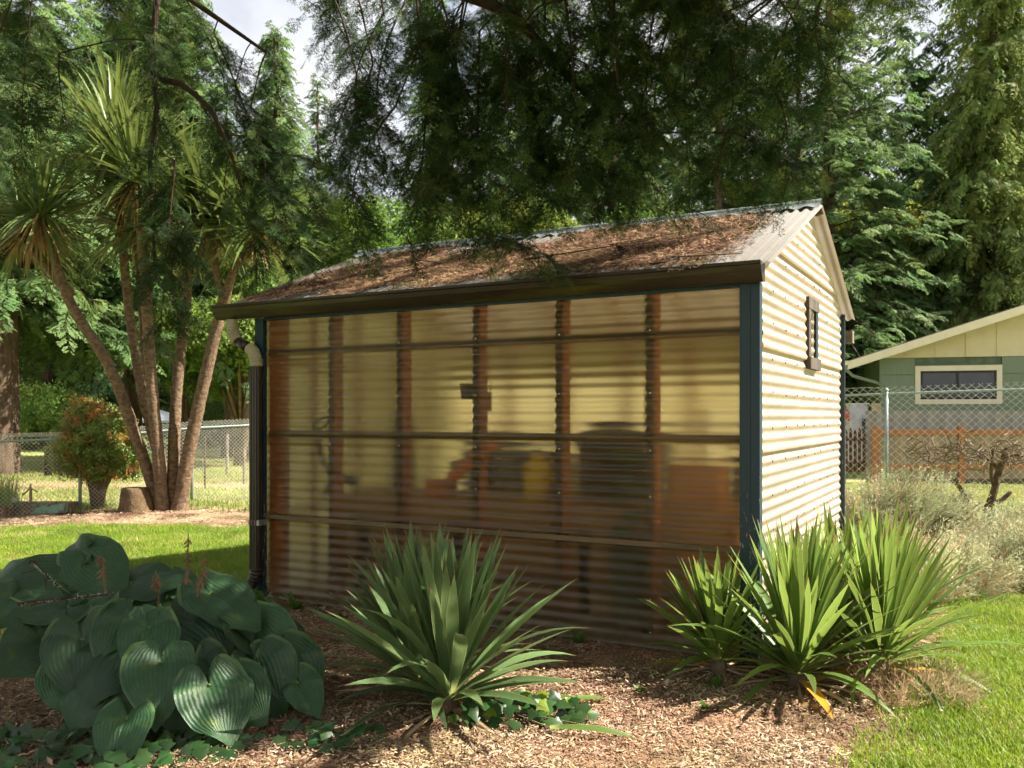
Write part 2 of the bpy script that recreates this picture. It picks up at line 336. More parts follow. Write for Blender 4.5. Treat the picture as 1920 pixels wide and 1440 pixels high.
# ------------------------------------------------------------------ the shed
P, A = .0678, .0085                        # corrugation pitch and half depth
LX, DY, RY, RZ, SL = -3.85, 2.97, 1.5, 2.93, .3976   # left wall x, depth, ridge y and z, roof slope
def roof_z(y): return RZ - SL*abs(y-RY)
shed = empty('garden_shed', (0,0,0), 0, 'garden shed of translucent yellowed corrugated sheeting with a needle-covered roof', 'shed')
def sheet(name, axis, off, a0, a1, z0, z1, mat, sgn=1, clip=False, lift=0.0, amp=A):
    zs = np.arange(z0, z1+1e-6, P/8); rows = []
    for z in zs:
        d = off + sgn*(amp*math.cos(2*math.pi*z/P) + lift*max(0, 1-(z-z0)/.25))
        b0, b1 = a0, a1
        if clip:
            hw = (RZ - .03 - z)/SL
            if hw <= .02: break
            b0, b1 = max(a0, RY-hw), min(a1, RY+hw)
        ts = np.linspace(b0, b1, 9); w = .0022*np.sin(ts*2.3+z0*9)
        rows.append([(t, d+ww, z) if axis == 0 else (d+ww, t, z) for t, ww in zip(ts, w)])
    flip = (axis == 0 and sgn > 0) or (axis == 1 and sgn < 0)
    m = MB(); m.grid(np.array(rows)[::-1] if flip else np.array(rows)); return m.obj(name, mat, shed, True)
RAIL = [.015, .644, 1.277, 1.909, 2.17]
for k in range(4):                         # front: rows of sheets lapped over one another
    z0, z1 = RAIL[k]-(.03 if k else 0), RAIL[k+1]+.035
    sheet('wall_sheet', 0, -.012-.0025*k, LX+.06, -.66, z0, z1, M['fg_front'], -1, False, .004, .0066)
    sheet('wall_sheet', 0, -.0175-.0025*k, -.70, -.06, z0, z1, M['fg_front'], -1, False, .004, .0066)
GR = [.02, .643, 1.247, 1.855, 2.46, 2.93]
for k in range(5): sheet('gable_sheet', 1, -.008+.0035*k, .0, DY, GR[k]-(.04 if k else 0), GR[k+1]+.03, M['fg_gable'], 1, True, .008, .0062)
for k in range(5): sheet('gable_sheet', 1, LX-.012-.0035*k, .0, DY, GR[k]-(.04 if k else 0), GR[k+1]+.03, M['fg_wall'], -1, True, .004)
for k in range(4): sheet('wall_sheet', 0, DY+.012+.003*k, LX, -.02, RAIL[k]-(.03 if k else 0), RAIL[k+1]+.035, M['fg_wall'], 1)
# frame: studs, girts, sill, plates
def part(name, mat, fn, parent=shed, smooth=False):
    m = MB(); fn(m); return m.obj(name, mat, parent, smooth)
GIRT = pmat('tan_girt', (.26,.18,.09), (.15,.10,.05), .7, 12, (.2,1,1), .3, 90)
GIRT2 = pmat('pale_girt', (.21,.15,.08), (.13,.09,.045), .7, 12, (.2,1,1), .3, 90)
STUD = [-3.14, -2.52, -1.89, -1.27, -.66]
for x in STUD:
    part('stud', M['wood_red'], lambda m: m.box((x-.03, .004, .05), (x+.03, .095, 2.20)))
    part('stud', M['wood_red'], lambda m: m.box((x-.03, DY-.10, .05), (x+.03, DY-.004, 2.20)))
    # scalloped closure strip between sheet and stud
    zs = np.arange(.06, 2.15, P/6); m = MB()
    for s0, s1, yy in ((-.032, .014, -.004),):
        pr = np.array([[(x+s0+.006*math.cos(2*math.pi*z/P*1.0), yy, z), (x+s1, yy, z)] for z in zs]); m.grid(pr)
        pr2 = np.array([[(x+s0+.006*math.cos(2*math.pi*z/P), yy, z), (x+s0+.006*math.cos(2*math.pi*z/P), yy+.008, z)] for z in zs]); m.grid(pr2)
    m.obj('closure_strip', M['wood_dark'], shed)
for k in range(1, 4): part('girt', GIRT2 if k == 1 else GIRT, lambda m: m.box((LX+.08, -.044 if k == 1 else -.0025, RAIL[k]-.014), (-.112, -.029 if k == 1 else .05, RAIL[k]+(.018 if k == 1 else .026))))
for k in range(1, 4): part('girt', M['wood_red'], lambda m: m.box((LX+.05, DY-.09, RAIL[k]-.03), (-.05, DY-.01, RAIL[k]+.03)))
for y in (.62, 1.24, 1.86, 2.48):
    for xx in (-.055, LX+.02): part('stud', M['wood_red'], lambda m: m.box((xx, y-.02, .05), (xx+.04, y+.02, roof_z(y)-.12)))
part('corner_stud', M['wood_red'], lambda m: m.box((LX+.085, .0, .05), (LX+.215, .09, 2.2)))
part('corner_stud', M['wood_red'], lambda m: m.box((-.125, .0, .05), (-.065, .09, 2.2)))
part('sill_beam', M['wood_grey'], lambda m: m.box((LX+.02, .02, -.06), (-.02, .10, .05)))
part('sill_beam', M['wood_grey'], lambda m: m.box((-.09, .10, -.06), (-.01, DY-.02, .05)))
part('floor_slab', M['wood_raw'], lambda m: m.box((LX+.05, .10, -.05), (-.09, DY-.02, .03)))
part('top_plate', M['wood_red'], lambda m: m.box((LX+.05, .0, 2.2), (-.05, .09, 2.245)))
part('top_plate', M['wood_red'], lambda m: m.box((LX+.05, DY-.09, 2.2), (-.05, DY, 2.245)))
for x in [LX+.1]+STUD+[-.12]:
    for s in (-1, 1): part('rafter', M['wood_red'], lambda m: m.beam((x, RY+s*1.5, roof_z(RY+s*1.5)-.085), (x, RY+s*.02, RZ-.085), .038, .09))
# blue corner posts and header board
part('corner_post', M['blue'], lambda m: m.box((-.108, -.058, -.02), (-.0475, -.022, 2.175)))
part('corner_post', M['blue'], lambda m: m.box((-.045, -.062, -.02), (.006, .0, 2.178)))
part('corner_post', M['blue'], lambda m: m.box((LX-.01, -.06, -.02), (LX+.075, -.02, 2.175)))
part('header_board', M['blue'], lambda m: m.box((LX+.0765, -.056, 2.156), (-.110, -.022, 2.18)))
part('corner_trim', M['blue'], lambda m: m.box((-.01, DY+.0, -.02), (.034, DY+.03, 2.30)))
# screws in rows on the sheets
sc = MB(); sc.lathe([(.0, .0), (.007, .0), (.006, .004), (.0, .005)], n=7, cap=False); scm = sc.mesh('screw', M['screw']); scd = sc.mesh('rusty_screw', pmat('rusty_screw', (.09,.05,.03), (.05,.03,.02), .8, 30))
for x in STUD:
    for z in (.1, .3, .62, .92, 1.20, 1.55, 1.93): link('screw', scm, shed, (x+.005, -.031, z+.01), (math.pi/2, 0, 0))
for y in (.25, .62, 1.0, 1.24, 1.62, 1.86, 2.2, 2.48, 2.8):
    for z in np.arange(.34, 2.8, .203):
        if z < roof_z(y)-.15 and not (1.25 < y < 1.95 and 1.7 < z < 2.3): link('screw', scd, shed, (.012, y+random.uniform(-.02,.02), z+random.uniform(-.01,.01)), (0, math.pi/2, 0))
# roof sheets: ribs run down the slope
xs_all = [(-4.06+.592*i, min(-4.06+.592*(i+1)+.06, .095)) for i in range(7)]
for s in (-1, 1):
    y_e = -.17 if s < 0 else DY+.20
    for i, (xa, xb) in enumerate(xs_all):
        xs = np.arange(xa, xb+1e-6, P/8); rows = []
        for t in np.linspace(0, 1, 7):
            y = RY + (y_e-RY)*t
            rows.append([(x, y, roof_z(y) + .0095*math.cos(2*math.pi*x/P) + .003*(i % 2) + .004*math.sin(3*t+i)*t) for x in xs])
        m = MB(); m.grid(np.array(rows)[::-1] if s < 0 else np.array(rows)); m.obj('roof_sheet', M['fg_roof'], shed, True)
m = MB(); xr = np.linspace(-4.10, .10, 120); prof = []
for dy, dz, sc_ in ((-.12, -.030, 1), (-.115, -.026, 1), (-.035, .012, 0), (-.03, .025, 0), (-.016, .042, 0), (.0, .048, 0), (.016, .042, 0), (.03, .025, 0), (.035, .012, 0), (.115, -.026, 1), (.12, -.03, 1)):
    prof.append([(x, RY+dy, RZ+dz+(.009*math.cos(2*math.pi*x/P*.5) if sc_ else 0)) for x in np.arange(-4.10, .101, P/4)])
m.grid(np.array(prof)); m.obj('ridge_cap', M['ridge'], shed, True)
# fascia, rear rafter tail and gutter
part('fascia_board', M['wood_dark'], lambda m: m.box((LX-.2, -.065, 2.185), (.03, -.035, 2.255)))
part('fascia_board', M['wood_grey'], lambda m: m.box((LX-.2, DY+.10, 2.06), (.085, DY+.19, 2.165)))
def gutter(m):
    pr = [(-.066, 2.276), (-.066, 2.176), (-.115, 2.172), (-.128, 2.186), (-.142, 2.205), (-.160, 2.232), (-.168, 2.262), (-.178, 2.266), (-.180, 2.282), (-.172, 2.282), (-.163, 2.270), (-.154, 2.236), (-.136, 2.210), (-.120, 2.190), (-.070, 2.180)]
    m.add([(x, y, z) for x in (-4.213, .036) for y, z in pr], [(k, k+1, len(pr)+k+1, len(pr)+k) for k in range(len(pr)-1)])
    for x in (-4.2135, .0365): m.add([(x, y, z) for y, z in pr[:10]], [tuple(range(10))])
gu = part('gutter', M['gutter'], gutter)
part('gutter_lip', M['gutter'], lambda m: m.box((-4.214, -.186, 2.268), (.037, -.176, 2.284)), gu)
# downpipe: cream elbow, brown offset, cream elbow, brown fluted pipe with a shoe, strap
def arc(pts, n=6):
    out = []; q = [Vector(p) for p in pts]
    for i in range(len(q)-2):
        a, b, c = q[i], q[i+1], q[i+2]
        for k in range(n+1):
            t = k/n; out.append(tuple((1-t)**2*a + 2*t*(1-t)*b + t*t*c))
    return out
dp = part('downpipe', M['pipe'], lambda m: m.tube([(-3.795,-.105,1.80),(-3.795,-.105,.24)], .04, 8, sq=(.042,.036)))
for dx in (-.028, 0, .028): part('flute', M['pipe'], lambda m: m.box((-3.795+dx-.008, -.149, .25), (-3.795+dx+.008, -.1405, 1.80)), dp)
def ribbed(m, pts, r0, r1, seg):
    for i in range(len(pts)-1):
        m.tube([pts[i], tuple((Vector(pts[i])*.15+Vector(pts[i+1])*.85))], [r0, r1], 10)
e1 = arc([(-4.045,-.12,2.17),(-4.045,-.12,2.04),(-3.985,-.118,2.0)], 7)
e2 = arc([(-3.87,-.11,1.945),(-3.80,-.105,1.91),(-3.795,-.105,1.80)], 7)
part('elbow', M['cream_pvc'], lambda m: (m.tube(e1, .044, 10), ribbed(m, e1[2:], .047, .049, 0)), dp, True)
part('offset_pipe', M['pipe'], lambda m: m.tube([e1[-1], e2[0]], .040, 10), dp, True)
part('elbow', M['cream_pvc'], lambda m: (m.tube(e2, .044, 10), ribbed(m, e2, .047, .049, 0)), dp, True)
e3 = arc([(-3.795,-.105,.26),(-3.795,-.105,.13),(-3.90,-.16,.085)], 8)
part('shoe', M['pipe'], lambda m: (m.tube(e3, .044, 10), ribbed(m, e3, .044, .049, 0)), dp, True)
part('strap', M['strap'], lambda m: m.box((-3.845, -.147, .585), (-3.735, -.06, .625)), dp)
part('joint_band', M['pipe'], lambda m: m.box((-3.841, -.1445, 1.68), (-3.749, -.064, 1.70)), dp)
# small slatted vent window on the gable
vent = empty('vent_window', (-.018, 0, 0)); vent.parent = shed
VW = pmat('dark_vent_wood', (.12,.095,.08), (.06,.048,.04), .8, 14, (1,1,.3), .4, 90)
part('pane', pmat('dark_vent_gap', (.03,.025,.02), rough=.5), lambda m: m.box((.020, 1.40, 1.84), (.024, 1.68, 2.19)), vent)
for y0, y1 in ((1.35, 1.43), (1.63, 1.71)): part('frame_bar', M['blue'] if y1 > 1.6 else VW, lambda m: m.box((.025, y0, 1.84), (.045, y1, 2.18)), vent)
part('lintel', VW, lambda m: m.box((.025, 1.33, 2.182), (.048, 1.73, 2.262)), vent)
part('window_sill', VW, lambda m: m.box((.025, 1.33, 1.755), (.058, 1.75, 1.838)), vent)
zz = np.arange(1.85, 2.18, P/8)
for yb in (1.48, 1.58): part('wavy_slat', M['dead_leaf'], lambda m: m.grid(np.array([[(.032, yb+.02*math.cos(2*math.pi*z/P)-.012, z), (.032, yb+.02*math.cos(2*math.pi*z/P)+.012, z)] for z in zz])), vent)

# ------------------------------------------------------------------ things inside the shed, seen through the sheeting
bench = empty('workbench', (-1.75, .75, .03), 0, 'wooden workbench behind the front sheeting of the shed', 'workbench')
for j in range(3): part('plank', M['wood_raw'], lambda m: m.box((-1.55, -.42+.275*j, .76), (1.55, -.155+.275*j, .80)), bench)
for x in (-1.48, -.5, .5, 1.48):
    for y in (-.36, .36): part('leg', M['wood_raw'], lambda m: m.box((x-.04, y-.04, 0), (x+.04, y+.04, .757)), bench)
part('apron', M['wood_raw'], lambda m: m.box((-1.54, -.425, .62), (1.54, -.402, .757)), bench)
for j in range(4): part('darkening_board', M['wood_raw'], lambda m: m.box((-1.30, -.40, .03+.148*j), (1.54, -.385, .172+.148*j)), bench)  # boards added to darken and brown the panels below the bench top
for j in range(3): part('shelf_plank', M['wood_red'], lambda m: m.box((-1.43, -.40+.27*j, .24), (1.43, -.14+.27*j, .27)), bench)
def simple(name, label, cat, mat, fn, loc, rz=0, group=None, smooth=False):
    m = MB(); fn(m); o = m.obj(name, mat, None, smooth); o.location = loc; o.rotation_euler = (0,0,rz); return tag(o, label, cat, group)
PL = lambda n, c, r=.4, **k: pmat(n, c, tuple(x*.75 for x in c), r, 5, coord='Object', **k)
BT = .83
tin = simple('hanging_tin', 'brown tin hanging from a cord inside the shed, behind the fourth front panel', 'tin', PL('rusty_tin', (.16,.075,.035)), lambda m: (m.lathe([(.05,0),(.052,.004),(.052,.125),(.048,.13),(.046,.12),(.046,.01)], n=16)), (-1.90, .12, 1.45), smooth=False)
part('cord', PL('pale_cord', (.42,.36,.24)), lambda m: (m.tube([(-.05,0,.125),(-.055,.0,.22),(-.03,0,.42),(-.01,.0,.70)], .004, 5), m.tube([(.05,0,.125),(.05,.0,.24),(.015,0,.42),(-.01,0,.70)], .004, 5)), tin)
simple('tin_cup', 'small dark cup hanging left of the brown tin inside the shed', 'cup', PL('dark_tin', (.08,.075,.05)), lambda m: m.lathe([(.04,0),(.045,.005),(.055,.10),(.052,.10),(.04,.01)], n=14), (-2.04, .13, 1.54))
simple('storage_bin', 'dark domed bin standing on the workbench inside the shed', 'bin', PL('black_plastic', (.018,.016,.016)), lambda m: m.lathe([(.20,0),(.23,.02),(.25,.36),(.27,.37),(.27,.40),(.24,.46),(.17,.52),(.08,.55),(0.001,.555)], n=24), (-1.20, .78, BT), smooth=True)
def jug(m):
    m.lathe([(.085,0),(.10,.01),(.10,.22),(.085,.27),(.035,.31),(.035,.34)], n=16); m.tube([(.05,0,.29),(.13,0,.27),(.135,0,.18),(.095,0,.12)], .014, 6)
j = simple('yellow_jug', 'yellow plastic jug on the workbench inside the shed', 'jug', PL('yellow_plastic', (.85,.62,.03)), jug, (-1.66, .47, BT), .4, smooth=True)
part('cap', PL('dark_cap', (.02,.03,.03)), lambda m: m.lathe([(.04,.335),(.04,.37),(.0,.372)], n=12), j)
simple('paper_sack', 'pale yellow sack leaning behind the yellow jug inside the shed', 'sack', PL('pale_sack', (.52,.46,.22)), lambda m: m.add([(-.10,-.05,0),(.10,-.05,0),(.11,.06,0),(-.11,.06,0),(-.11,-.03,.30),(.09,-.02,.33),(.09,.03,.33),(-.11,.03,.30)], [(0,3,2,1),(4,5,6,7),(0,1,5,4),(1,2,6,5),(2,3,7,6),(3,0,4,7)]), (-1.45, .70, BT), .2)
simple('black_basket', 'dark bowl standing behind the yellow jug inside the shed', 'bowl', PL('dark_bowl', (.03,.032,.03)), lambda m: m.lathe([(.10,0),(.12,.01),(.19,.34),(.18,.35),(.11,.02)], n=18), (-1.83, .86, BT))
ot = empty('orange_tool', (-2.32, .46, BT), .25, 'orange garden machine with a slanting arm inside the shed', 'tool')
part('arm', PL('orange_paint', (.85,.22,.02)), lambda m: m.beam((-.14,0,.05), (.33,0,.42), .07, .075), ot)
part('motor', PL('orange_housing', (.50,.14,.02)), lambda m: m.box((-.22,-.08,.0), (-.02,.08,.12)), ot)
part('guard', PL('grey_guard', (.30,.28,.20)), lambda m: m.beam((-.05,.02,.20), (.30,.02,.46), .05, .05), ot)
sb = simple('spray_bottle', 'blue-capped bottle on the left end of the workbench inside the shed', 'bottle', PL('grey_bottle', (.16,.20,.16)), lambda m: m.lathe([(.09,0),(.10,.01),(.10,.34),(.08,.42),(.05,.46)], n=16), (-3.02, .80, BT+.02), smooth=True)
part('label_band', PL('orange_band', (.55,.25,.06)), lambda m: m.lathe([(.102,.30),(.102,.36)], n=16, cap=False), sb); part('cap', PL('blue_cap', (.03,.09,.13)), lambda m: m.lathe([(.075,.46),(.09,.50),(.08,.57),(.03,.60)], n=14), sb)
simple('loop_handle', 'black loop handle hooked on the front rail inside the shed', 'handle', PL('black_rubber', (.01,.01,.01)), lambda m: m.tube([(-.10,.0,-.02),(-.09,.0,.02),(-.02,0,.07),(.04,0,.08),(.045,0,.03),(-.02,0,-.01),(-.10,0,-.02)], .010, 6), (-3.27, .06, 1.335))
mw = empty('push_machine', (-3.35, .62, .03), 0, 'dark machine with bent handles in the left corner of the shed', 'machine')
part('body', PL('dark_machine', (.02,.025,.02)), lambda m: m.lathe([(.18,.05),(.24,.15),(.24,.42),(.15,.55),(.05,.60)], n=16), mw, True)
part('handle', PL('machine_handle', (.015,.015,.015)), lambda m: m.tube([(.0,-.1,.55),(-.05,-.25,.85),(-.15,-.30,1.08),(-.18,-.30,1.22)], .022, 6), mw, True)
part('handle', PL('machine_handle2', (.02,.02,.018)), lambda m: m.tube([(-.2,-.2,.75),(.0,-.25,.92),(.18,-.28,.88)], .035, 6), mw, True)
simple('cardboard_box', 'brown cardboard box inside the shed near its right corner', 'box', PL('cardboard', (.42,.20,.07), .8), lambda m: m.box((-.16,-.15,0), (.16,.15,.34)), (-.52, .55, BT-.05), .1)
simple('tall_crate', 'orange-brown crate standing on the shed floor beside the right stud', 'crate', PL('crate_wood', (.40,.20,.07), .8), lambda m: m.box((-.17,-.16,0), (.17,.16,.70)), (-.36, .36, .03), 0)
st = empty('step_stool', (-.62, 1.75, .03), .3, 'dark folding step stool standing far inside the shed', 'stool')
for x in (-.22, .22):
    part('rail', PL('dark_steel', (.02,.02,.025)), lambda m: m.beam((x,-.22,0), (x*.85,.0,1.45), .035, .05), st); part('rail', PL('dark_steel_b', (.02,.02,.025)), lambda m: m.beam((x,.26,0), (x*.85,.03,1.40), .03, .04), st)
for z, y in ((.4,-.16),(.8,-.10),(1.2,-.04)): part('tread', PL('dark_tread', (.03,.03,.03)), lambda m: m.box((-.2,y-.08,z), (.2,y+.08,z+.03)), st)
for k, (x, w, d, h, c, lb) in enumerate(((-3.05, .30, .22, 1.16, (.05,.05,.04), 'dark upright chest at the back of the shed behind the second front panel'), (-2.30, .34, .25, 1.02, (.10,.06,.03), 'brown crate stack at the back of the shed behind the third front panel'), (-1.55, .28, .22, 1.22, (.045,.05,.035), 'dark sack stack at the back of the shed behind the fourth front panel'), (-.55, .30, .24, 1.05, (.12,.07,.035), 'brown chest at the back of the shed behind the rightmost front panel'))):
    t_ = empty('storage_chest', (x, 2.45, .03), .08*k, lb, 'chest', 'chests along the rear wall of the shed'); mt = PL('chest_%d' % k, c, .8)
    part('body', mt, lambda m: m.box((-w,-d,0), (w,d,h*.62)), t_); part('upper_box', mt, lambda m: m.box((-w*.85,-d*.9,h*.625), (w*.9,d*.9,h*.95)), t_); part('lid', mt, lambda m: m.box((-w*.9,-d,h*.952), (w*.95,d,h)), t_)
pp = empty('potted_plant', (-.86, .20, .03), 0, 'green climbing plant growing behind the fifth front panel of the shed', 'plant')
part('pot', PL('green_pot', (.03,.06,.03)), lambda m: m.lathe([(.09,0),(.12,.02),(.13,.55),(.12,.57)], n=14), pp); part('stem', M['weed'], lambda m: m.tube([(0,0,.5),(.02,-.03,.8),(0,-.06,1.16)], .010, 5), pp)
for dx, dz, r in ((-.03,1.15,.055),(.09,1.13,.055),(.0,.98,.06),(.07,.92,.06),(-.06,.86,.05),(.05,.75,.06),(-.03,.66,.06)):
    part('leaf', PL('pot_leaf%d' % int(dz*100), (.035,.09,.02)), lambda m: m.add([(dx+r*math.cos(a), -.12+.02*math.sin(2*a), dz+r*.8*math.sin(a)) for a in np.linspace(0, 6.28, 11)[:-1]], [tuple(range(10))]), pp)

# ------------------------------------------------------------------ litter on the roof
def chip_patch(name, mat, n, size, lmin, lmax, wmin, wmax, zr, tilt, seed):
    r = np.random.default_rng(seed); m = MB(); V = []; Fc = []
    for i in range(n):
        x, y = r.uniform(-size/2, size/2, 2); z = r.uniform(*zr); a = r.uniform(0, 6.283); L = r.uniform(lmin, lmax)/2; w = r.uniform(wmin, wmax)/2; t = r.uniform(-tilt, tilt)
        c, s = math.cos(a), math.sin(a); k = len(V)
        V += [(x-c*L+s*w, y-s*L-c*w, z-L*t), (x+c*L+s*w*.6, y+s*L-c*w*.6, z+L*t), (x+c*L-s*w, y+s*L+c*w, z+L*t+w*.5), (x-c*L-s*w*.7, y-s*L+c*w*.7, z-L*t+w*.6)]
        Fc.append((k, k+1, k+2, k+3))
    m.add(V, Fc); return m.mesh(name, mat)
LIT = [chip_patch('litter_a', M['litter'], 300, .36, .012, .04, .002, .006, (.002, .014), .35, 1), chip_patch('litter_b', M['litter'], 300, .36, .01, .035, .002, .005, (.002, .014), .4, 2),
       chip_patch('litter_c', M['litter_pale'], 110, .36, .012, .045, .002, .006, (.006, .018), .4, 3)]
ang = math.atan(SL)
def lit_ok(x, y):
    w = .5*math.sin(3*x+2*y)+.3*math.sin(7*x-4*y+1); t = (y+.17)/1.67
    if x > -.20-.25*t+.14*w or x < -3.95+.45*t: return False
    if t < .085+.06*w+(.12 if -3.7 < x < -2.0 else .02)*(.5+.5*math.sin(9*x)): return False
    if t > .93: return False
    return not (t > .70 and -2.9 < x < -1.2 and w > -.1)
pos, eul = [], []
while len(pos) < 620:
    x, y = random.uniform(-4.05, .0), random.uniform(-.15, 1.46)
    if lit_ok(x, y): pos.append((x, y, roof_z(y)+.010)); eul.append((ang, 0, 0))
eul = [(Matrix.Rotation(ang, 3, 'X') @ Matrix.Rotation(random.uniform(0, 6.28), 3, 'Z')).to_euler() for _ in pos]
scatter('needle_litter', pos, [tuple(e) for e in eul], np.ones(len(pos)), LIT, None, 'stuff', 'brown conifer needle litter lying over the front roof slope', 'needle litter')
# matted bed of needles under the loose ones
m = MB(); gx = np.arange(-4.05, .02, .045); gy = np.arange(-.14, 1.45, .045); ok = np.zeros((len(gy), len(gx)), bool); V = np.zeros((len(gy), len(gx), 3))
for i, y in enumerate(gy):
    for jx, x in enumerate(gx):
        ok[i, jx] = lit_ok(x, y); V[i, jx] = (x, y, roof_z(y)+(.012 if ok[i, jx] else -.012)+random.uniform(-.004, .004))
fs = [(i*len(gx)+q, i*len(gx)+q+1, (i+1)*len(gx)+q+1, (i+1)*len(gx)+q) for i in range(len(gy)-1) for q in range(len(gx)-1) if ok[i,q] or ok[i+1,q+1] or ok[i,q+1] or ok[i+1,q]]
m.add(V.reshape(-1,3), fs); mat_bed = pmat('matted_needles', (.16,.092,.052), (.08,.045,.026), .95, 45, bump=1.0, bscale=150, spec=.1)
tag(m.obj('needle_mat', mat_bed, None, True), 'matted brown needle bed covering the front roof slope', 'needle litter', kind='stuff')
for k, (x, y, L, a, b) in enumerate(((-1.75,.42,.9,.25,.1),(-2.9,.35,.5,.8,-.1),(-2.55,.55,.45,2.6,.2),(-.55,.05,.5,-.25,.1),(-.62,-.10,.28,.9,0),(-1.2,.65,.6,.45,0))):
    tw = MB(); pts = [(x+L*t*math.cos(a)+.03*math.sin(5*t), y+L*t*math.sin(a)*.9, roof_z(y+L*t*math.sin(a)*.9)+.03+b*.1*t) for t in np.linspace(0, 1, 6)]; tw.tube(pts, [.006-.004*t for t in np.linspace(0,1,6)], 5)
    o = tw.obj('fallen_twig', M['bark_grey'] if k % 2 else M['stem'], None, True)
    tag(o, ['long bare twig lying across the middle of the roof litter', 'pale bent twig lying on the roof left of the hanging tin', 'short pale twig crossing another on the left part of the roof', 'pale twig lying along the eave near the right end of the gutter', 'thin straw stalk hanging over the gutter near the right end', 'dark twig on the roof litter left of the pine cone'][k], 'twig', 'twigs on the roof')
co = MB(); rr = np.random.default_rng(5)
for ring in range(7):
    zc = ring*.009; R0 = .034*math.sin(math.pi*(ring+1)/8.5)
    for k in range(9):
        a = 2*math.pi*(k+.5*ring)/9; c, s = math.cos(a), math.sin(a)
        co.add([(c*R0*.3-s*.008, s*R0*.3+c*.008, zc), (c*R0*.3+s*.008, s*R0*.3-c*.008, zc), (c*R0*1.15, s*R0*1.15, zc+.012)], [(0,1,2)])
for k, (x, y, lb) in enumerate(((-.95, .22, 'brown pine cone resting on the right half of the roof'), (-3.0, .33, 'brown pine cone resting on the left half of the roof'))):
    o = link('pine_cone', co.mesh('pine_cone', M['stem']) if k == 0 else cone_mesh, None, (x, y, roof_z(y)+.025), (.9, .3, k), 1.3); cone_mesh = o.data; tag(o, lb, 'pine cone', 'pine cones on the roof')
def tuft_mesh(name, mat, n, rad, h0, h1, w, lean, seed, seg=2):
    r = np.random.default_rng(seed); m = MB(); V = []; Fc = []
    for i in range(n):
        a = r.uniform(0, 6.283); d = rad*math.sqrt(r.uniform(0, 1)); x, y = d*math.cos(a), d*math.sin(a); h = r.uniform(h0, h1)
        b = r.uniform(0, 6.283); l = r.uniform(.1, 1)*lean*h; c, s = math.cos(b), math.sin(b); px, py = -s*w/2, c*w/2; k = len(V)
        V += [(x-px, y-py, 0), (x+px, y+py, 0), (x+c*l*.35+px*.7, y+s*l*.35+py*.7, h*.6), (x+c*l*.35-px*.7, y+s*l*.35-py*.7, h*.6), (x+c*l, y+s*l, h*r.uniform(.8, 1))]
        Fc += [(k, k+1, k+2, k+3), (k+3, k+2, k+4)]
    m.add(V, Fc); return m.mesh(name, mat)
MS = [tuft_mesh('moss_tuft', M['moss'], 60, .05, .006, .022, .004, .8, 77)]
mp = [(x, -.10+random.uniform(-.03, .05)+(.05*math.sin(4*x)), 0) for x in np.concatenate([np.random.default_rng(3).uniform(-1.75, -1.05, 26), np.random.default_rng(4).uniform(-.5, -.3, 5), np.random.default_rng(6).uniform(-2.6,-2.3,5)])]
scatter('moss_patch', [(a, b, roof_z(b)+.016) for a, b, _ in mp], [(ang, 0, random.uniform(0, 6)) for _ in mp], rng.uniform(.6, 1.2, len(mp)), MS, None, 'stuff', 'pale moss and lichen growing along the eave of the roof', 'moss')

# ------------------------------------------------------------------ foliage pieces
def needle_twig(name, mat, L, seed, nl=.028, w=.0040, dens=230):
    """shoot along +X carrying flat-ranked needles on a stem with side shoots"""
    r = np.random.default_rng(seed); V = []; Fc = []
    def shoot(o, d, ln):
        o, d = np.array(o), np.array(d)/np.linalg.norm(d); side = np.cross((0,0,1), d); side /= np.linalg.norm(side); up = np.cross(d, side)
        k = len(V); e = o+d*ln; V.extend([o-side*.0012, o+side*.0012, e]); Fc.append((k, k+1, k+2))
        for i in range(int(ln*dens)):
            p = o+d*ln*r.uniform(.02, 1.0); a = r.choice((-1, 1))*r.uniform(.75, 1.25); q = d*math.cos(a)+side*math.sin(a)+up*r.normal(0.1, .35); q /= np.linalg.norm(q)
            l = nl*r.uniform(.7, 1.15); wv = np.cross(q, up); wv = wv/np.linalg.norm(wv)*w/2; k = len(V); V.extend([p-wv, p+wv, p+q*l]); Fc.append((k, k+1, k+2))
    shoot((0,0,0), (1, 0, -.08), L)
    for s in (-1, 1):
        for t in (.18, .42, .64): shoot((L*t, 0, -.08*L*t), (1, s*r.uniform(.8, 1.2), r.uniform(-.25, .05)), L*(.75-t*.55)*r.uniform(.7, 1.1))
    m = MB(); m.add(V, Fc); return m.mesh(name, mat)
TW = [needle_twig('fir_twig_%d' % i, M['needle'], .20, 20+i) for i in range(4)]
TWL = [needle_twig('lit_fir_twig_%d' % i, M['needle_lit'], .18, 30+i) for i in range(3)]
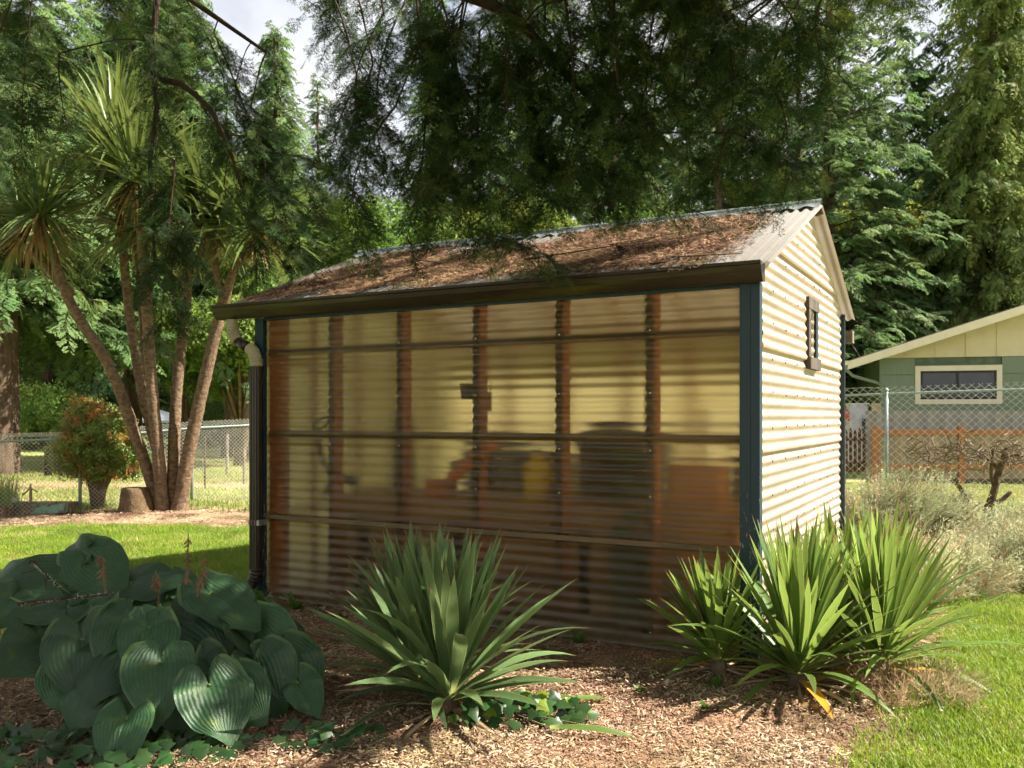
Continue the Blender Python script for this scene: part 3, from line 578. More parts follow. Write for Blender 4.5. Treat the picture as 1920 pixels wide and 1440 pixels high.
def frond(name, mat, L, W, droop, seed, sub=9, tw=.03):
    """flattened branch spray of a distant conifer, along +X"""
    r = np.random.default_rng(seed); V = []; Fc = []
    def blade(p, q, w, up):
        d = q-p; s = np.cross(up, d); s = s/max(np.linalg.norm(s), 1e-6)*w; k = len(V); mid = p+d*.55
        V.extend([p, mid-s, q, mid+s]); Fc.append((k, k+1, k+2, k+3))
    for i in range(sub*2):
        t = (i//2+r.uniform(.1, .9))/sub; sd = 1 if i % 2 else -1; p = np.array((L*t, 0, -droop*t*t*L))
        ln = W*(1-.72*t)*r.uniform(.6, 1.15); d = np.array((.75, sd*r.uniform(.7, 1.1), -droop*.9-r.uniform(0, .4))); d /= np.linalg.norm(d); e = p+d*ln
        blade(p, e, tw, np.array((r.normal(0,.4), r.normal(0,.4), 1)))
        for q in (.25, .45, .62, .8):
            for s2 in (-1, 1):
                c = np.cross(d, (0,0,1))*s2; b = p+d*ln*q; f = d*.8+c*.8+np.array((0,0,-r.uniform(0,.5))); f /= np.linalg.norm(f)
                blade(b, b+f*ln*.32*r.uniform(.6, 1.2), tw*.62, np.array((r.normal(0,.5), r.normal(0,.5), 1)))
    m = MB(); m.add(V, Fc); return m.mesh(name, mat)
FR = {k: [frond('%s_frond_%d' % (k, i), M[k], .95, .50, dr, 40+i, 9, .036) for i in range(3)] for k, dr in (('needle_far', .35), ('needle_dark', .35), ('cedar', .75))}
FRS = [frond('soft_frond_%d' % i, M['needle_far'], .72, .42, .45, 60+i, 9, .028) for i in range(3)]
def leaf_clump(name, mat, n, R, l, w, seed, kind=0):
    r = np.random.default_rng(seed); V = []; Fc = []
    for i in range(n):
        c = r.normal(0, 1, 3); c = c/np.linalg.norm(c)*R*r.uniform(.2, 1)**.5; d = r.normal(0, 1, 3)+c/R*.6-np.array((0,0,.5)); d /= np.linalg.norm(d)
        s = np.cross(d, r.normal(0, 1, 3)); s /= np.linalg.norm(s); L = l*r.uniform(.6, 1.2); W = w*r.uniform(.7, 1.2); k = len(V); n_ = np.cross(d, s)*L*.12
        V.extend([c, c+d*L*.45+s*W/2+n_, c+d*L, c+d*L*.45-s*W/2+n_]); Fc += [(k, k+1, k+2), (k, k+2, k+3)]
    m = MB(); m.add(V, Fc); return m.mesh(name, mat)
BL = [leaf_clump('leaf_clump_%d' % i, M['leaf'], 90, .36, .13, .085, 70+i) for i in range(3)]
BLY = [leaf_clump('yellow_leaf_clump_%d' % i, M['leaf_yel'], 85, .36, .14, .10, 80+i) for i in range(3)]

# ------------------------------------------------------------------ background trees
def conifer(name, label, u, v, H, R, zb, nb, src, seed, dens=.34, droop=.25, tr=.28, group='conifers around the garden', power=.75, cat='tree', scl=1.0, tx=None):
    r = np.random.default_rng(seed); x, y, _ = S(u, v); z0 = float(height(np.array(x), np.array(y))) - .05
    t = empty(name, (x, y, z0), 0, label, cat, group)
    part('trunk', M['bark'], lambda m: m.tube([(0,0,-.1),(tr*.1,0,.25),(0,.05,H*.3),(.05,0,H*.65),(0,0,H*.98)], [tr*1.5, tr, tr*.8, tr*.45, .03], 10), t, True)
    Pp, D, U, Sc = [], [], [], []; bm_ = MB()
    nb = int(nb*1.35)
    for i in range(nb):
        q = (i+r.uniform(0, 1))/nb; zb_ = zb+(H-zb)*q**1.15; ln = max(.35, R*(1-q)**power*r.uniform(.55, 1.12)); a = r.uniform(0, 6.283); c, s = math.cos(a), math.sin(a)
        rise = .35*q-droop*(1-q)
        bm_.tube([(0,0,zb_), (c*ln*.5, s*ln*.5, zb_+ln*.10*(1+rise)), (c*ln*.95, s*ln*.95, zb_+rise*ln)], [.035*(1-q)+.012, .02*(1-q)+.008, .004], 4, False)
        n = max(3, int(ln*1.35/dens)+1)
        for k in range(n):
            tt = .08+.92*(k+r.uniform(0, .9))/n; off = (r.normal(0, .16*ln*tt)); zz_ = zb_+ln*(.20*(1+rise)*tt*(1-tt)*2+rise*tt*tt)+r.normal(0, .10)
            Pp.append((c*ln*tt-s*off, s*ln*tt+c*off, zz_)); aa = a+r.normal(0, .55); D.append((math.cos(aa), math.sin(aa), -droop*.9+r.normal(0, .22))); U.append((r.normal(0,.35), r.normal(0,.35), 1)); Sc.append(scl*r.uniform(.65, 1.25)*(.55+.45*(1-q)))
    bm_.obj('branches', M['stem'], t, True)
    scatter('crown', Pp, basis_euler(np.array(D), np.array(U)), np.array(Sc), src, t, 'stuff'); return t
def broadleaf(name, label, u, v, H, R, zb, n, src, seed, tr=.16, group='leafy trees around the garden', scl=1.0, cat='tree', stems=1):
    r = np.random.default_rng(seed); x, y, _ = S(u, v); z0 = float(height(np.array(x), np.array(y))) - .05
    t = empty(name, (x, y, z0), 0, label, cat, group); tips = []
    def lim(m):
        for k in range(stems): m.tube([(.1*k,0,0), (.12*k+.1*math.sin(seed+k), .1, zb*.7), (.3*math.sin(seed+2*k), .25*math.cos(seed+k), zb+(H-zb)*.45)], [tr, tr*.8, tr*.4], 8)
        for k in range(9):
            a = k*2.4+seed; e = (R*.6*math.cos(a), R*.6*math.sin(a), zb+(H-zb)*r.uniform(.2, .85)); tips.append(e)
            m.tube([(0,.1,zb*.8), (e[0]*.4, e[1]*.4, zb+(e[2]-zb)*.6), e], [tr*.4, tr*.25, .02], 5)
    part('trunk', M['bark_grey'], lim, t, True)
    lob = [np.array(e)*np.array((1,1,1)) for e in tips]+[np.array((0,0,zb+(H-zb)*.6)), np.array((0,0,H-.25*(H-zb)))]
    Pp, Sc = [], []
    for i in range(n):
        l = lob[r.integers(0, len(lob))]; d = r.normal(0, 1, 3); d /= np.linalg.norm(d); rad = R*.46*r.uniform(.35, 1)**.5; Pp.append(l+d*rad*np.array((1,1,.8))); Sc.append(scl*r.uniform(.6, 1.2))
    scatter('crown', Pp, r.uniform(0, 6.283, (n, 3)), np.array(Sc), src, t, 'stuff'); return t

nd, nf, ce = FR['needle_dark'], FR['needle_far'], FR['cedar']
# right of the shed
conifer('cedar_tree', 'tall yellow-green cedar with drooping sprays behind the green house', 20.1, 37, 29, 4.0, .5, 360, ce, 1, .30, .55, .3, scl=1.25)
conifer('fir_tree', 'tall dark fir with a bare brown trunk stretch behind the shed ridge', 12.7, 35.5, 31, 5.2, 3.0, 190, nf, 2, .50, .2, .30)
conifer('hemlock_tree', 'bushy dark green conifer rising between the shed gable and the house roof', 15.2, 36.5, 11.5, 3.6, .4, 210, nf, 3, .36, .3, .16)
conifer('hemlock_tree', 'short dense conifer just right of the shed gable peak', 13.4, 34.9, 9.2, 2.5, .4, 170, nf, 4, .32, .3, .12)
conifer('hemlock_tree', 'mid-height conifer whose crown rises above the house eave', 18.2, 38, 12.5, 3.6, .4, 210, nf, 5, .36, .3, .16)
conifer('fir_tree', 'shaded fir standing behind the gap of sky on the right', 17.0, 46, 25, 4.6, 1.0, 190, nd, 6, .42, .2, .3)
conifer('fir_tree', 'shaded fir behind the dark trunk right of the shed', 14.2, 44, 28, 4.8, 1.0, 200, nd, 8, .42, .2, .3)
broadleaf('maple_tree', 'backlit yellow-green maple low between the conifers on the right', 16.6, 40, 12.5, 3.4, 1.0, 480, BLY, 9, scl=1.2)
# behind the shed
conifer('fir_tree', 'sunlit fir seen through the boughs above the roof centre', .8, 37, 26, 4.6, .8, 230, nf, 10, .44, .25, .26)
conifer('fir_tree', 'tall fir behind the middle of the ridge', 4.6, 41, 28, 4.8, .8, 230, nf, 11, .46, .25, .28)
conifer('fir_tree', 'tall fir behind the right third of the ridge', 8.4, 36, 26, 4.4, .8, 210, nd, 12, .44, .25, .28)
conifer('fir_tree', 'fir standing behind the left third of the ridge', -3.6, 40, 21, 4.2, .6, 220, nf, 13, .44, .25, .26)
broadleaf('maple_tree', 'yellowing maple showing above the roof centre', -.4, 32, 10.5, 3.2, 1.5, 520, BL+BLY[:1], 14, scl=1.25)
broadleaf('maple_tree', 'green maple behind the roof left of its middle', -4.9, 33, 10.5, 3.0, 1.5, 480, BL, 15, scl=1.25)
broadleaf('maple_tree', 'green maple behind the right half of the ridge', 4.6, 32, 9.5, 3.2, 1.5, 520, BL, 16, scl=1.25)
# left of the shed
conifer('fir_tree', 'tall pale fir whose tip stands in the open sky', -12.2, 46, 21.5, 3.9, 1.0, 260, nf, 17, .36, .25, .3)
conifer('fir_tree', 'smaller fir tip right of the tall pale fir against the sky', -11.2, 51, 21.0, 2.6, 1.0, 170, nf, 18, .36, .25, .3)
conifer('fir_tree', 'old fir with a flared trunk at the left edge behind the fence', -12.35, 21.2, 18, 4.3, 4.0, 210, nf, 19, .34, .35, .50)
conifer('fir_tree', 'sunlit fir sweeping low over the meadow behind the pieris', -11.6, 27, 17, 4.4, 4.2, 240, FRS, 20, .30, .40, .3)
conifer('fir_tree', 'sunlit fir with low boughs behind the cabbage tree trunks', -9.6, 25.5, 15, 3.6, 4.0, 240, FRS, 21, .30, .40, .26)
conifer('fir_tree', 'sunlit fir with low boughs left of the downpipe', -8.3, 31, 15, 3.2, 3.4, 200, FRS, 22, .32, .40, .26)
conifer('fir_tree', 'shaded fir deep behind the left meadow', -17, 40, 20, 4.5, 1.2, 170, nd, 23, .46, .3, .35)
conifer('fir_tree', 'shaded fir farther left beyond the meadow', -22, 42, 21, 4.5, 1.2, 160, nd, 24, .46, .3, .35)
broadleaf('maple_tree', 'bright green maple behind the roof eave on the left', -7.6, 24.5, 8.2, 2.4, 1.4, 460, BL, 25, .14, stems=2)
broadleaf('alder_tree', 'slender grey-stemmed tree beyond the fence beside the downpipe', -9.6, 29.5, 7.5, 1.9, 3.0, 260, BL, 26, .13, stems=3)
broadleaf('bush', 'rounded green bush at the far meadow edge by the brown cabin', -19.3, 37, 2.6, 1.9, .3, 200, BL, 27, .06, 'bushes at the meadow edge', cat='bush')
broadleaf('bush', 'low green bush at the far meadow edge behind the trunks', -12.6, 40, 2.2, 1.9, .3, 180, BL, 28, .06, 'bushes at the meadow edge', cat='bush')
# far wood: one mass
pp_, dd_, uu_, ss_ = [], [], [], []; r = np.random.default_rng(55)
for i in range(190):
    a = math.radians(r.uniform(-40, 40)); d = r.uniform(58, 80); H = r.uniform(9, 12) if -.31 < a < -.10 else r.uniform(22, 32); bx, by = d*math.sin(a), d*math.cos(a); Rr = r.uniform(3, 4.5)
    for k in range(130):
        q = r.uniform(0, 1); b = r.uniform(0, 6.28); rad = Rr*(1-q)**.7*r.uniform(.4, 1); p = S(bx+rad*math.cos(b), by+rad*math.sin(b), .3+q*H); pp_.append(p); dd_.append((math.cos(b+TH), math.sin(b+TH), -.3)); uu_.append((0, 0, 1)); ss_.append(r.uniform(2.0, 3.4)*(1.05-.6*q))
scatter('far_wood', pp_, basis_euler(np.array(dd_), np.array(uu_)), np.array(ss_), nd, None, 'stuff', 'far dark conifer wood closing off the view behind the meadow', 'wood')

def dense(pts, n):
    q = [Vector(p) for p in pts]; out = []
    for i in range(len(q)-1):
        p0, p1, p2, p3 = q[max(i-1,0)], q[i], q[i+1], q[min(i+2, len(q)-1)]
        for k in range(n):
            t = k/n; out.append(.5*((2*p1)+(p2-p0)*t+(2*p0-5*p1+4*p2-p3)*t*t+(3*p1-p0-3*p2+p3)*t**3))
    return [tuple(p) for p in out]+[tuple(q[-1])]

# ------------------------------------------------------------------ overhanging firs: trunks stand outside the view, boughs hang over the shed
def sv(p): return np.array(S(*p))
LB = [((-3.88, 7.15, 4.78), (-3.88, 7.0, 3.32)), ((-3.85, 6.65, 4.31), (-3.84, 6.5, 3.1)), ((-2.81, 6.95, 4.69), (-2.77, 6.8, 2.32)), ((-2.63, 7.15, 4.78), (-2.28, 7.0, 3.45)), ((-2.41, 7.15, 4.52), (-1.86, 7.0, 2.94)), ((-2.24, 7.15, 4.09), (-1.69, 7.0, 2.69)), ((-2.17, 7.35, 3.99), (-1.52, 7.2, 2.98)), ((-2.53, 6.65, 3.34), (-2.59, 6.5, 1.97)), ((-2.45, 6.65, 2.86), (-2.47, 6.5, 2.13)), ((-2.04, 7.35, 3.41), (-1.74, 7.2, 2.55)), ((-2.46, 7.55, 3.38), (-2.14, 7.4, 2.4)), ((-1.89, 7.45, 3.62), (-1.47, 7.3, 3.36)), ((-3.66, 7.15, 4.35), (-3.46, 7.0, 3.45)), ((-2.53, 7.25, 3.95), (-2.1, 7.1, 3.05))]
CB = [((-0.63, 5.25, 3.89), (-0.74, 5.1, 2.8)), ((-0.84, 5.35, 3.55), (-0.97, 5.2, 2.61)), ((-0.68, 5.15, 3.22), (-0.84, 5.0, 2.35)), ((-0.4, 5.05, 3.79), (-0.47, 4.9, 2.6)), ((-0.28, 5.15, 3.84), (-0.33, 5.0, 2.87)), ((-0.19, 5.15, 3.66), (-0.24, 5.0, 2.5)), ((-0.03, 4.95, 3.75), (0.0, 4.8, 2.66)), ((0.12, 5.15, 3.66), (0.15, 5.0, 2.54)), ((-0.09, 5.25, 3.26), (-0.12, 5.1, 2.47)), ((0.3, 4.95, 3.75), (0.35, 4.8, 2.72)), ((0.43, 5.15, 3.47), (0.48, 5.0, 2.57)), ((0.57, 4.95, 3.75), (0.64, 4.8, 2.61)), ((0.82, 5.05, 3.79), (0.8, 4.9, 2.57)), ((1.0, 5.05, 3.61), (1.0, 4.9, 2.54)), ((1.11, 4.85, 3.7), (1.08, 4.7, 2.69)), ((1.31, 4.95, 3.63), (1.27, 4.8, 2.61)), ((1.37, 4.75, 3.22), (1.44, 4.6, 2.67)), ((1.23, 4.85, 2.97), (1.56, 4.7, 2.72)), ((1.4, 4.65, 3.61), (1.41, 4.5, 3.05)), ((1.59, 4.55, 3.56), (1.59, 4.4, 3.06)), ((-0.51, 5.25, 3.26), (-0.61, 5.1, 2.43)), ((-0.95, 5.45, 3.49), (-1.1, 5.3, 2.95)), ((-0.26, 5.35, 2.56), (0.25, 5.2, 2.34)), ((0.19, 5.25, 3.1), (0.0, 5.1, 2.59)), ((0.75, 5.15, 3.22), (0.6, 5.0, 2.6)), ((0.38, 5.25, 3.16), (0.22, 5.1, 2.59)), ((-0.32, 5.35, 3.13), (-0.44, 5.2, 2.52)), ((-0.75, 5.18, 3.78), (-0.85, 5.08, 3.01)), ((-0.55, 5.12, 3.85), (-0.46, 5.02, 3.22)), ((-0.3, 5.37, 3.81), (-0.37, 5.27, 3.06)), ((-0.05, 5.16, 3.78), (0.08, 5.06, 2.94)), ((0.2, 5.39, 3.95), (0.11, 5.29, 3.17)), ((0.45, 5.21, 3.91), (0.56, 5.11, 3.14)), ((0.7, 5.41, 3.77), (0.75, 5.31, 3.09)), ((0.95, 5.28, 3.79), (0.83, 5.18, 3.04)), ((1.2, 5.43, 3.97), (1.14, 5.33, 3.07)), ((1.45, 5.42, 3.89), (1.55, 5.32, 3.2))]
def fir_over(name, label, base, H, limbs, boughs, seed, lit_share=0.2, density=1.0):
    r = np.random.default_rng(seed); t = empty(name, base, 0, label, 'tree', 'firs hanging over the shed'); b0 = np.array(base)
    part('trunk', M['bark'], lambda m: m.tube([(0,0,-.1),(.02,0,.3),(0,.05,H*.4),(0,0,H)], [.5,.36,.28,.05], 12), t, True)
    LP = []
    for lp in limbs:
        a, e = np.array(lp[0]), np.array(lp[1]); pts = [a + (e-a)*q + np.array((0,0,.25*math.sin(math.pi*q))) + r.normal(0, .02, 3) for q in np.linspace(0, 1, 8)]
        part('limb', M['stem'], lambda m: m.tube([tuple(p-b0) for p in pts], list(np.linspace(lp[2] if len(lp) > 2 else .06, .012, 8)), 7), t, True)
        for i in range(7): LP += [pts[i]+(pts[i+1]-pts[i])*q for q in np.linspace(0, 1, 6)]
    LP = np.array(LP); st = MB(); Pp, D, U, Sc, Fr = [], [], [], [], []
    for top, bot, ln in boughs:
        top, bot = np.array(top), np.array(bot); near = LP[np.argmin(((LP-top)**2).sum(1)+.4*np.maximum(0, top[2]-LP[:,2]))]
        if np.linalg.norm(near-top) > .05: dc = dense([near-b0, near*.66+top*.34+np.array((0,0,.05))-b0, near*.3+top*.7+np.array((0,0,.03))-b0, top-b0], 3); st.tube(dc, .006, 4, False)
        L = np.linalg.norm(bot-top); bend = r.normal(0, .06*L, 3); bend[2] = abs(bend[2]); cv = [top+(bot-top)*q+bend*math.sin(math.pi*q) for q in np.linspace(0, 1, 9)]
        st.tube([tuple(p-b0) for p in cv], list(np.linspace(.007, .002, 9)), 4, False); n = int(L/.050*density)+4
        for i in range(n):
            q = (i+r.uniform(0, 1))/n; f8 = q*8; k = min(int(f8), 7); p = cv[k]+(cv[k+1]-cv[k])*(f8-k); ax_ = (cv[k+1]-cv[k]); ax_ = ax_/np.linalg.norm(ax_)
            a = r.uniform(0, 6.283); out = np.array((math.cos(a), math.sin(a), 0)); d = out*r.uniform(.6, 1.0)+ax_*r.uniform(.35, .8); d /= np.linalg.norm(d); sl_ = ln*(1-.55*q)*r.uniform(.45, 1.15)
            e1_, e2_ = p+d*sl_*.55, p+d*sl_*.9+np.array((0,0,-.30*sl_)); st.tube([tuple(p-b0), tuple(e1_-b0), tuple(e2_-b0)], [.0035, .0025, .001], 3, False)
            m_ = max(2, int(sl_/.05))
            for w in range(m_+1):
                g = (w+.3)/(m_+.3); pp = p+(e1_-p)*min(1, g/.6) if g < .6 else e1_+(e2_-e1_)*(g-.6)/.4; sd = np.cross((0,0,1), d); s_ = (-1 if w % 2 else 1)*r.uniform(.3, .9) if w < m_ else 0
                Pp.append(pp-b0); D.append(d*.8+sd*s_+np.array((0,0,-.25-.25*g))+r.normal(0, .12, 3)); U.append(np.array((0,0,1))+d*.2+r.normal(0, .35, 3)); Sc.append(r.uniform(.6, 1.15)*(1-.3*g)); Fr.append(r.uniform() < lit_share*(.4+g))
    st.obj('branchlets', M['stem'], t, False)
    Pp, E, Sc, Fr = np.array(Pp), basis_euler(np.array(D), np.array(U)), np.array(Sc), np.array(Fr)
    Pf = Pp; scatter('foliage', Pp[~Fr], E[~Fr], Sc[~Fr], TW, t, 'stuff')
    # rest of the crown, unseen: added for deeper shade, culled where sun should reach
    Pp, D, U, Sc2 = [], [], [], []
    while len(Pp) < 620:
        q = r.uniform(0, 1); zc_ = 4.3+(H-4.3)*q; rad = 5.2*(1-q)**.7*r.uniform(.25, 1)**.5; a = r.uniform(0, 6.283); p = np.array((rad*math.cos(a), rad*math.sin(a), zc_-.25*rad)); wp = p+b0
        u, v = uvof(wp[0], wp[1]); tt = wp[2]/math.tan(SUN_EL); gx_, gy_ = wp[0]-math.cos(SUN_AZ)*tt, wp[1]-math.sin(SUN_AZ)*tt
        if v > 0 and abs(u) < .60*v+.9 and wp[2] < 2.3+.47*v: continue
        if -3.0 < gx_ < 5 and -2.1 < gy_ < 7: continue
        if wp[2] < 3.2: continue
        Pp.append(p); D.append((math.cos(a), math.sin(a), -.35)); U.append((r.normal(0, .3), r.normal(0, .3), 1)); Sc2.append(r.uniform(.8, 1.3))
    scatter('crown', Pp, basis_euler(np.array(D), np.array(U)), np.array(Sc2), FR['needle_dark'], t, 'stuff')
    if Fr.any(): scatter('lit_foliage', Pf[Fr], E[Fr], Sc[Fr], TWL, t, 'stuff')
    return t
r = np.random.default_rng(99); bc = [(sv(a), sv(b), .36) for a, b in CB]
def canopy(n, x0, x1, y0, y1, z0, z1, L0, L1, ln):  # boughs added above the view for the shade they cast
    out = []
    for i in range(n):
        p = np.array((r.uniform(x0, x1), r.uniform(y0, y1), r.uniform(z0, z1))); a = r.uniform(0, 6.283); L = r.uniform(L0, L1); out.append((p, p+np.array((math.cos(a)*L, math.sin(a)*L, -.45*L)), ln))
    return out
bc += canopy(34, -1.6, .35, -1.1, .8, 4.0, 5.3, .8, 1.4, .5)            # the part that shades the hosta
bc += canopy(9, -3.2, -.4, .9, 2.2, 4.4, 5.6, .7, 1.2, .4)            # thinner over the roof
fir_over('overhanging_fir', 'fir standing right of the viewer, its dark boughs hanging over the shed roof', (3.7, -2.6, 0), 15,
         [((3.6,-2.5,5.2), sv((-1.1,5.5,4.0)), .10), ((3.6,-2.5,4.6), sv((.3,5.3,4.0)), .09), ((3.6,-2.5,4.4), sv((1.6,4.75,3.75)), .07), ((3.6,-2.5,5.6), (-.8,.2,5.0), .10), ((3.6,-2.5,6.0), (-2.9,1.6,5.4), .10), ((3.6,-2.5,5.0), (1.0,.2,4.9), .08),
          (sv((-.36,5.3,3.95)), sv((.60,5.2,2.98)), .045)], bc, 301, .26, .95)
bl = [(sv(a), sv(b), .42) for a, b in LB]
r = np.random.default_rng(98); bl += canopy(8, -6.5, -4.0, -.5, 1.5, 5.0, 5.8, .7, 1.2, .4)+canopy(18, -3.9, -1.7, -.1, 2.1, 5.3, 6.5, .8, 1.4, .5)  # second group added out of view to shade the left boughs
fir_over('overhanging_fir', 'fir standing left of the viewer, its dark boughs hanging before the cabbage tree', (-5.6, -3.9, 0), 15,
         [((-5.6,-3.8,5.6), sv((-3.9,7.3,5.2)), .11), ((-5.6,-3.8,5.8), sv((-2.6,7.3,5.0)), .11), ((-5.6,-3.8,5.4), sv((-2.0,7.3,4.4)), .09), ((-5.6,-3.8,6.0), (-5.0,1.0,5.6), .09), ((-5.6,-3.8,7.2), (-2.4,1.4,6.2), .09), (sv((-2.83,7.0,5.0)), sv((-2.78,6.85,2.5)), .030), (sv((-2.80,7.0,4.1)), sv((-2.10,6.95,3.2)), .028)], bl, 302, .10, .85)

# ------------------------------------------------------------------ left garden
cb = empty('cabbage_tree', S(-4.8, 12.4, 0), TH, 'cabbage tree with several leaning pebbled trunks and spiky leaf heads left of the shed', 'tree')
TR = {'T1': ([(-4.90,12.40,0.02),(-5.22,12.35,1.05),(-5.57,12.25,2.09),(-6.05,12.1,2.99),(-6.37,12.0,4.05)], .115), 'T2': ([(-4.86,12.45,0.02),(-5.01,12.5,.90),(-5.22,12.5,1.72),(-5.47,12.6,3.06),(-5.64,12.6,5.10)], .11),
      'T3': ([(-4.84,12.30,0.0),(-4.90,12.25,.90),(-4.97,12.2,1.87),(-5.06,12.2,3.29),(-5.16,12.2,4.5)], .125), 'T4': ([(-4.75,12.4,0.0),(-4.74,12.4,.90),(-4.71,12.45,1.87),(-4.60,12.5,3.06),(-4.56,12.5,4.2)], .12),
      'T5': ([(-4.64,12.3,0.02),(-4.51,12.3,.82),(-4.32,12.3,1.72),(-4.11,12.3,2.62),(-4.0,12.3,3.05)], .135), 'T6': ([(-4.94,12.65,0.05),(-5.03,12.75,.66),(-5.15,12.8,1.27),(-5.32,12.85,2.03),(-5.41,12.9,3.10),(-5.49,12.9,4.1)], .085),
      'a': ([(-4.0,12.3,2.98),(-4.10,12.3,3.40),(-4.16,12.3,3.74),(-4.19,12.3,4.0)], .085), 'b': ([(-4.0,12.3,2.98),(-3.90,12.3,3.36),(-3.77,12.3,3.66),(-3.59,12.3,3.92)], .09)}
def loc(p): return (p[0]+4.8, p[1]-12.4, p[2])
for k, (pts, w) in TR.items():
    d = dense([loc(p) for p in pts], 9); rr = np.random.default_rng(ord(k[-1])); n = len(d); rad = [.66*(w*(1.12-.35*i/n)+(.05*max(0, 1-i/4.5) if k[0] == 'T' else 0))*(1+.03*rr.normal()) for i in range(n)]
    part('trunk', M['palm_bark'], lambda m: m.tube(d, rad, 12), cb, True)
def rosette_mesh(name, mat, n, L, W, seed, lo=-.9, hi=1.45, droop=.9, drooplen=1.0):
    r = np.random.default_rng(seed); V, Fc = [], []
    for i in range(n):
        a = i*2.39996+r.normal(0, .1); e = lo+(hi-lo)*r.uniform(0, 1)**.8; l = L*r.uniform(.75, 1.1); w = W*r.uniform(.8, 1.1); hd = np.array((math.cos(a), math.sin(a), 0)); sd = np.array((-math.sin(a), math.cos(a), 0)); p = hd*.05+np.array((0,0,r.uniform(-.12,.12))); el = e; k0 = len(V); sg = 6; dr = droop*r.uniform(.4, 1.2)
        for s in range(sg+1):
            t = s/sg; ww = w*(.55+1.1*t if t < .35 else 1.0 if t < .5 else (1-t)/.5)*.5; upv = np.array((-math.sin(el)*hd[0], -math.sin(el)*hd[1], math.cos(el)))
            V.extend([p-sd*ww+upv*ww*.35, p, p+sd*ww+upv*ww*.35]); p = p+(hd*math.cos(el)+np.array((0,0,math.sin(el))))*l/sg; el -= dr*(t+.15)/sg*2.0; el = max(el, -1.5)
        for s in range(sg):
            b = k0+s*3; Fc += [(b, b+1, b+4, b+3), (b+1, b+2, b+5, b+4)]
    m = MB(); m.add(V, Fc); return m.mesh(name, mat, True)
RM = [rosette_mesh('cordyline_head_%d' % i, M['cord_leaf'], 170, 1.30, .055, 200+i, -.9, 1.45, .5) for i in range(2)]; RD = rosette_mesh('dead_skirt', M['dead_leaf'], 55, .95, .04, 210, -1.45, -.5, .4)
for i, (hd, sc_, dead) in enumerate((((-6.40,12.0,4.15),1.05,.9),((-5.66,12.6,5.25),1.0,.6),((-5.18,12.2,4.65),1.0,.8),((-4.56,12.5,4.30),1.0,1.0),((-4.21,12.3,4.10),.9,.6),((-3.57,12.3,4.05),.9,.7),((-5.50,12.9,4.2),.9,.5),((-6.95,12.6,4.05),.85,.5))):
    o = link('leaf_head', RM[i % 2], cb, loc(hd), (0.15*math.sin(i), .15*math.cos(2*i), i*1.3), sc_*(1.12 if i else .82)); o['kind'] = 'stuff'
    o = link('dead_skirt', RD, cb, loc((hd[0], hd[1], hd[2]-.05)), (0, 0, i), dead); o['kind'] = 'stuff'
part('trunk', M['palm_bark'], lambda m: m.tube([loc((-6.1,12.2,3.1)), loc((-6.5,12.4,3.5)), loc((-6.95,12.6,3.95))], [.075,.07,.06], 10), cb, True)

pi = empty('pieris_shrub', S(-6.08, 12.9, 0), TH, 'round pieris shrub with red and yellow young leaves in front of the chain-link fence', 'shrub')
r = np.random.default_rng(12)
for k, pts in enumerate(([(0,0,-.05),(-.02,0,.25),(-.12,.02,.55),(-.32,.0,.85)], [(0.02,0,-.05),(.02,.02,.3),(.0,.05,.7),(-.05,.05,1.2)], [(.05,.02,-.05),(.10,.0,.30),(.22,0,.55),(.34,.05,.85)], [(.03,0,.2),(.10,-.05,.55),(.18,-.1,.95)])): part('stem', M['bark_grey'], lambda m: m.tube(dense(pts, 4), list(np.linspace(.075, .02, 13))[:len(dense(pts,4))], 8), pi, True)
PG = [leaf_clump('pieris_clump_%d' % i, M['pieris'], 34, .09, .075, .022, 90+i) for i in range(2)]; PR = [leaf_clump('pieris_young_%d' % i, M['pieris_red'], 26, .06, .08, .020, 95+i) for i in range(2)]
Pg, Pr = [], []
for i in range(900):
    d = r.normal(0, 1, 3); d /= np.linalg.norm(d); rad = r.uniform(.3, 1)**.45; p = np.array((.06, 0, 1.02))+d*rad*np.array((.62, .55, .60))*(1+.14*math.sin(4*d[0]+3*d[2])); p[0] += .10*(1.0-p[2])
    if p[2] < .52+.35*abs(p[0])*0.2: continue
    (Pr if (r.uniform() < .16+.75*max(0, p[2]-.85) and rad > .72) else Pg).append(p)
scatter('foliage', Pg, r.uniform(0, 6.28, (len(Pg), 3)), r.uniform(.7, 1.25, len(Pg)), PG, pi, 'stuff'); scatter('young_leaves', Pr, r.uniform(0, 6.28, (len(Pr), 3)), r.uniform(.7, 1.2, len(Pr)), PR, pi, 'stuff')

def stump(m):
    r = np.random.default_rng(2); n = 14; prof = [(.27,0),(.25,.05),(.215,.15),(.19,.28),(.175,.36),(.15,.38)]; f = 1+.12*np.sin(np.arange(n)*1.9)+.05*r.normal(size=n)
    V = [(R_*f[k]*math.cos(2*math.pi*k/n)+.10*z*(-1), R_*f[k]*math.sin(2*math.pi*k/n)*.9, z) for R_, z in prof for k in range(n)]
    m.add(V, [(i*n+k, i*n+(k+1) % n, (i+1)*n+(k+1) % n, (i+1)*n+k) for i in range(len(prof)-1) for k in range(n)]+[tuple((len(prof)-1)*n+k for k in range(n))])
simple('stump', 'mossy old stump at the foot of the cabbage tree', 'stump', pmat('mossy_stump', (.16,.10,.05), (.07,.045,.025), .9, 8, bump=.8, bscale=30, patch=(.20,.13,.03), plo=.5, phi=.6), stump, S(-5.18, 12.25, .05), TH, smooth=True)
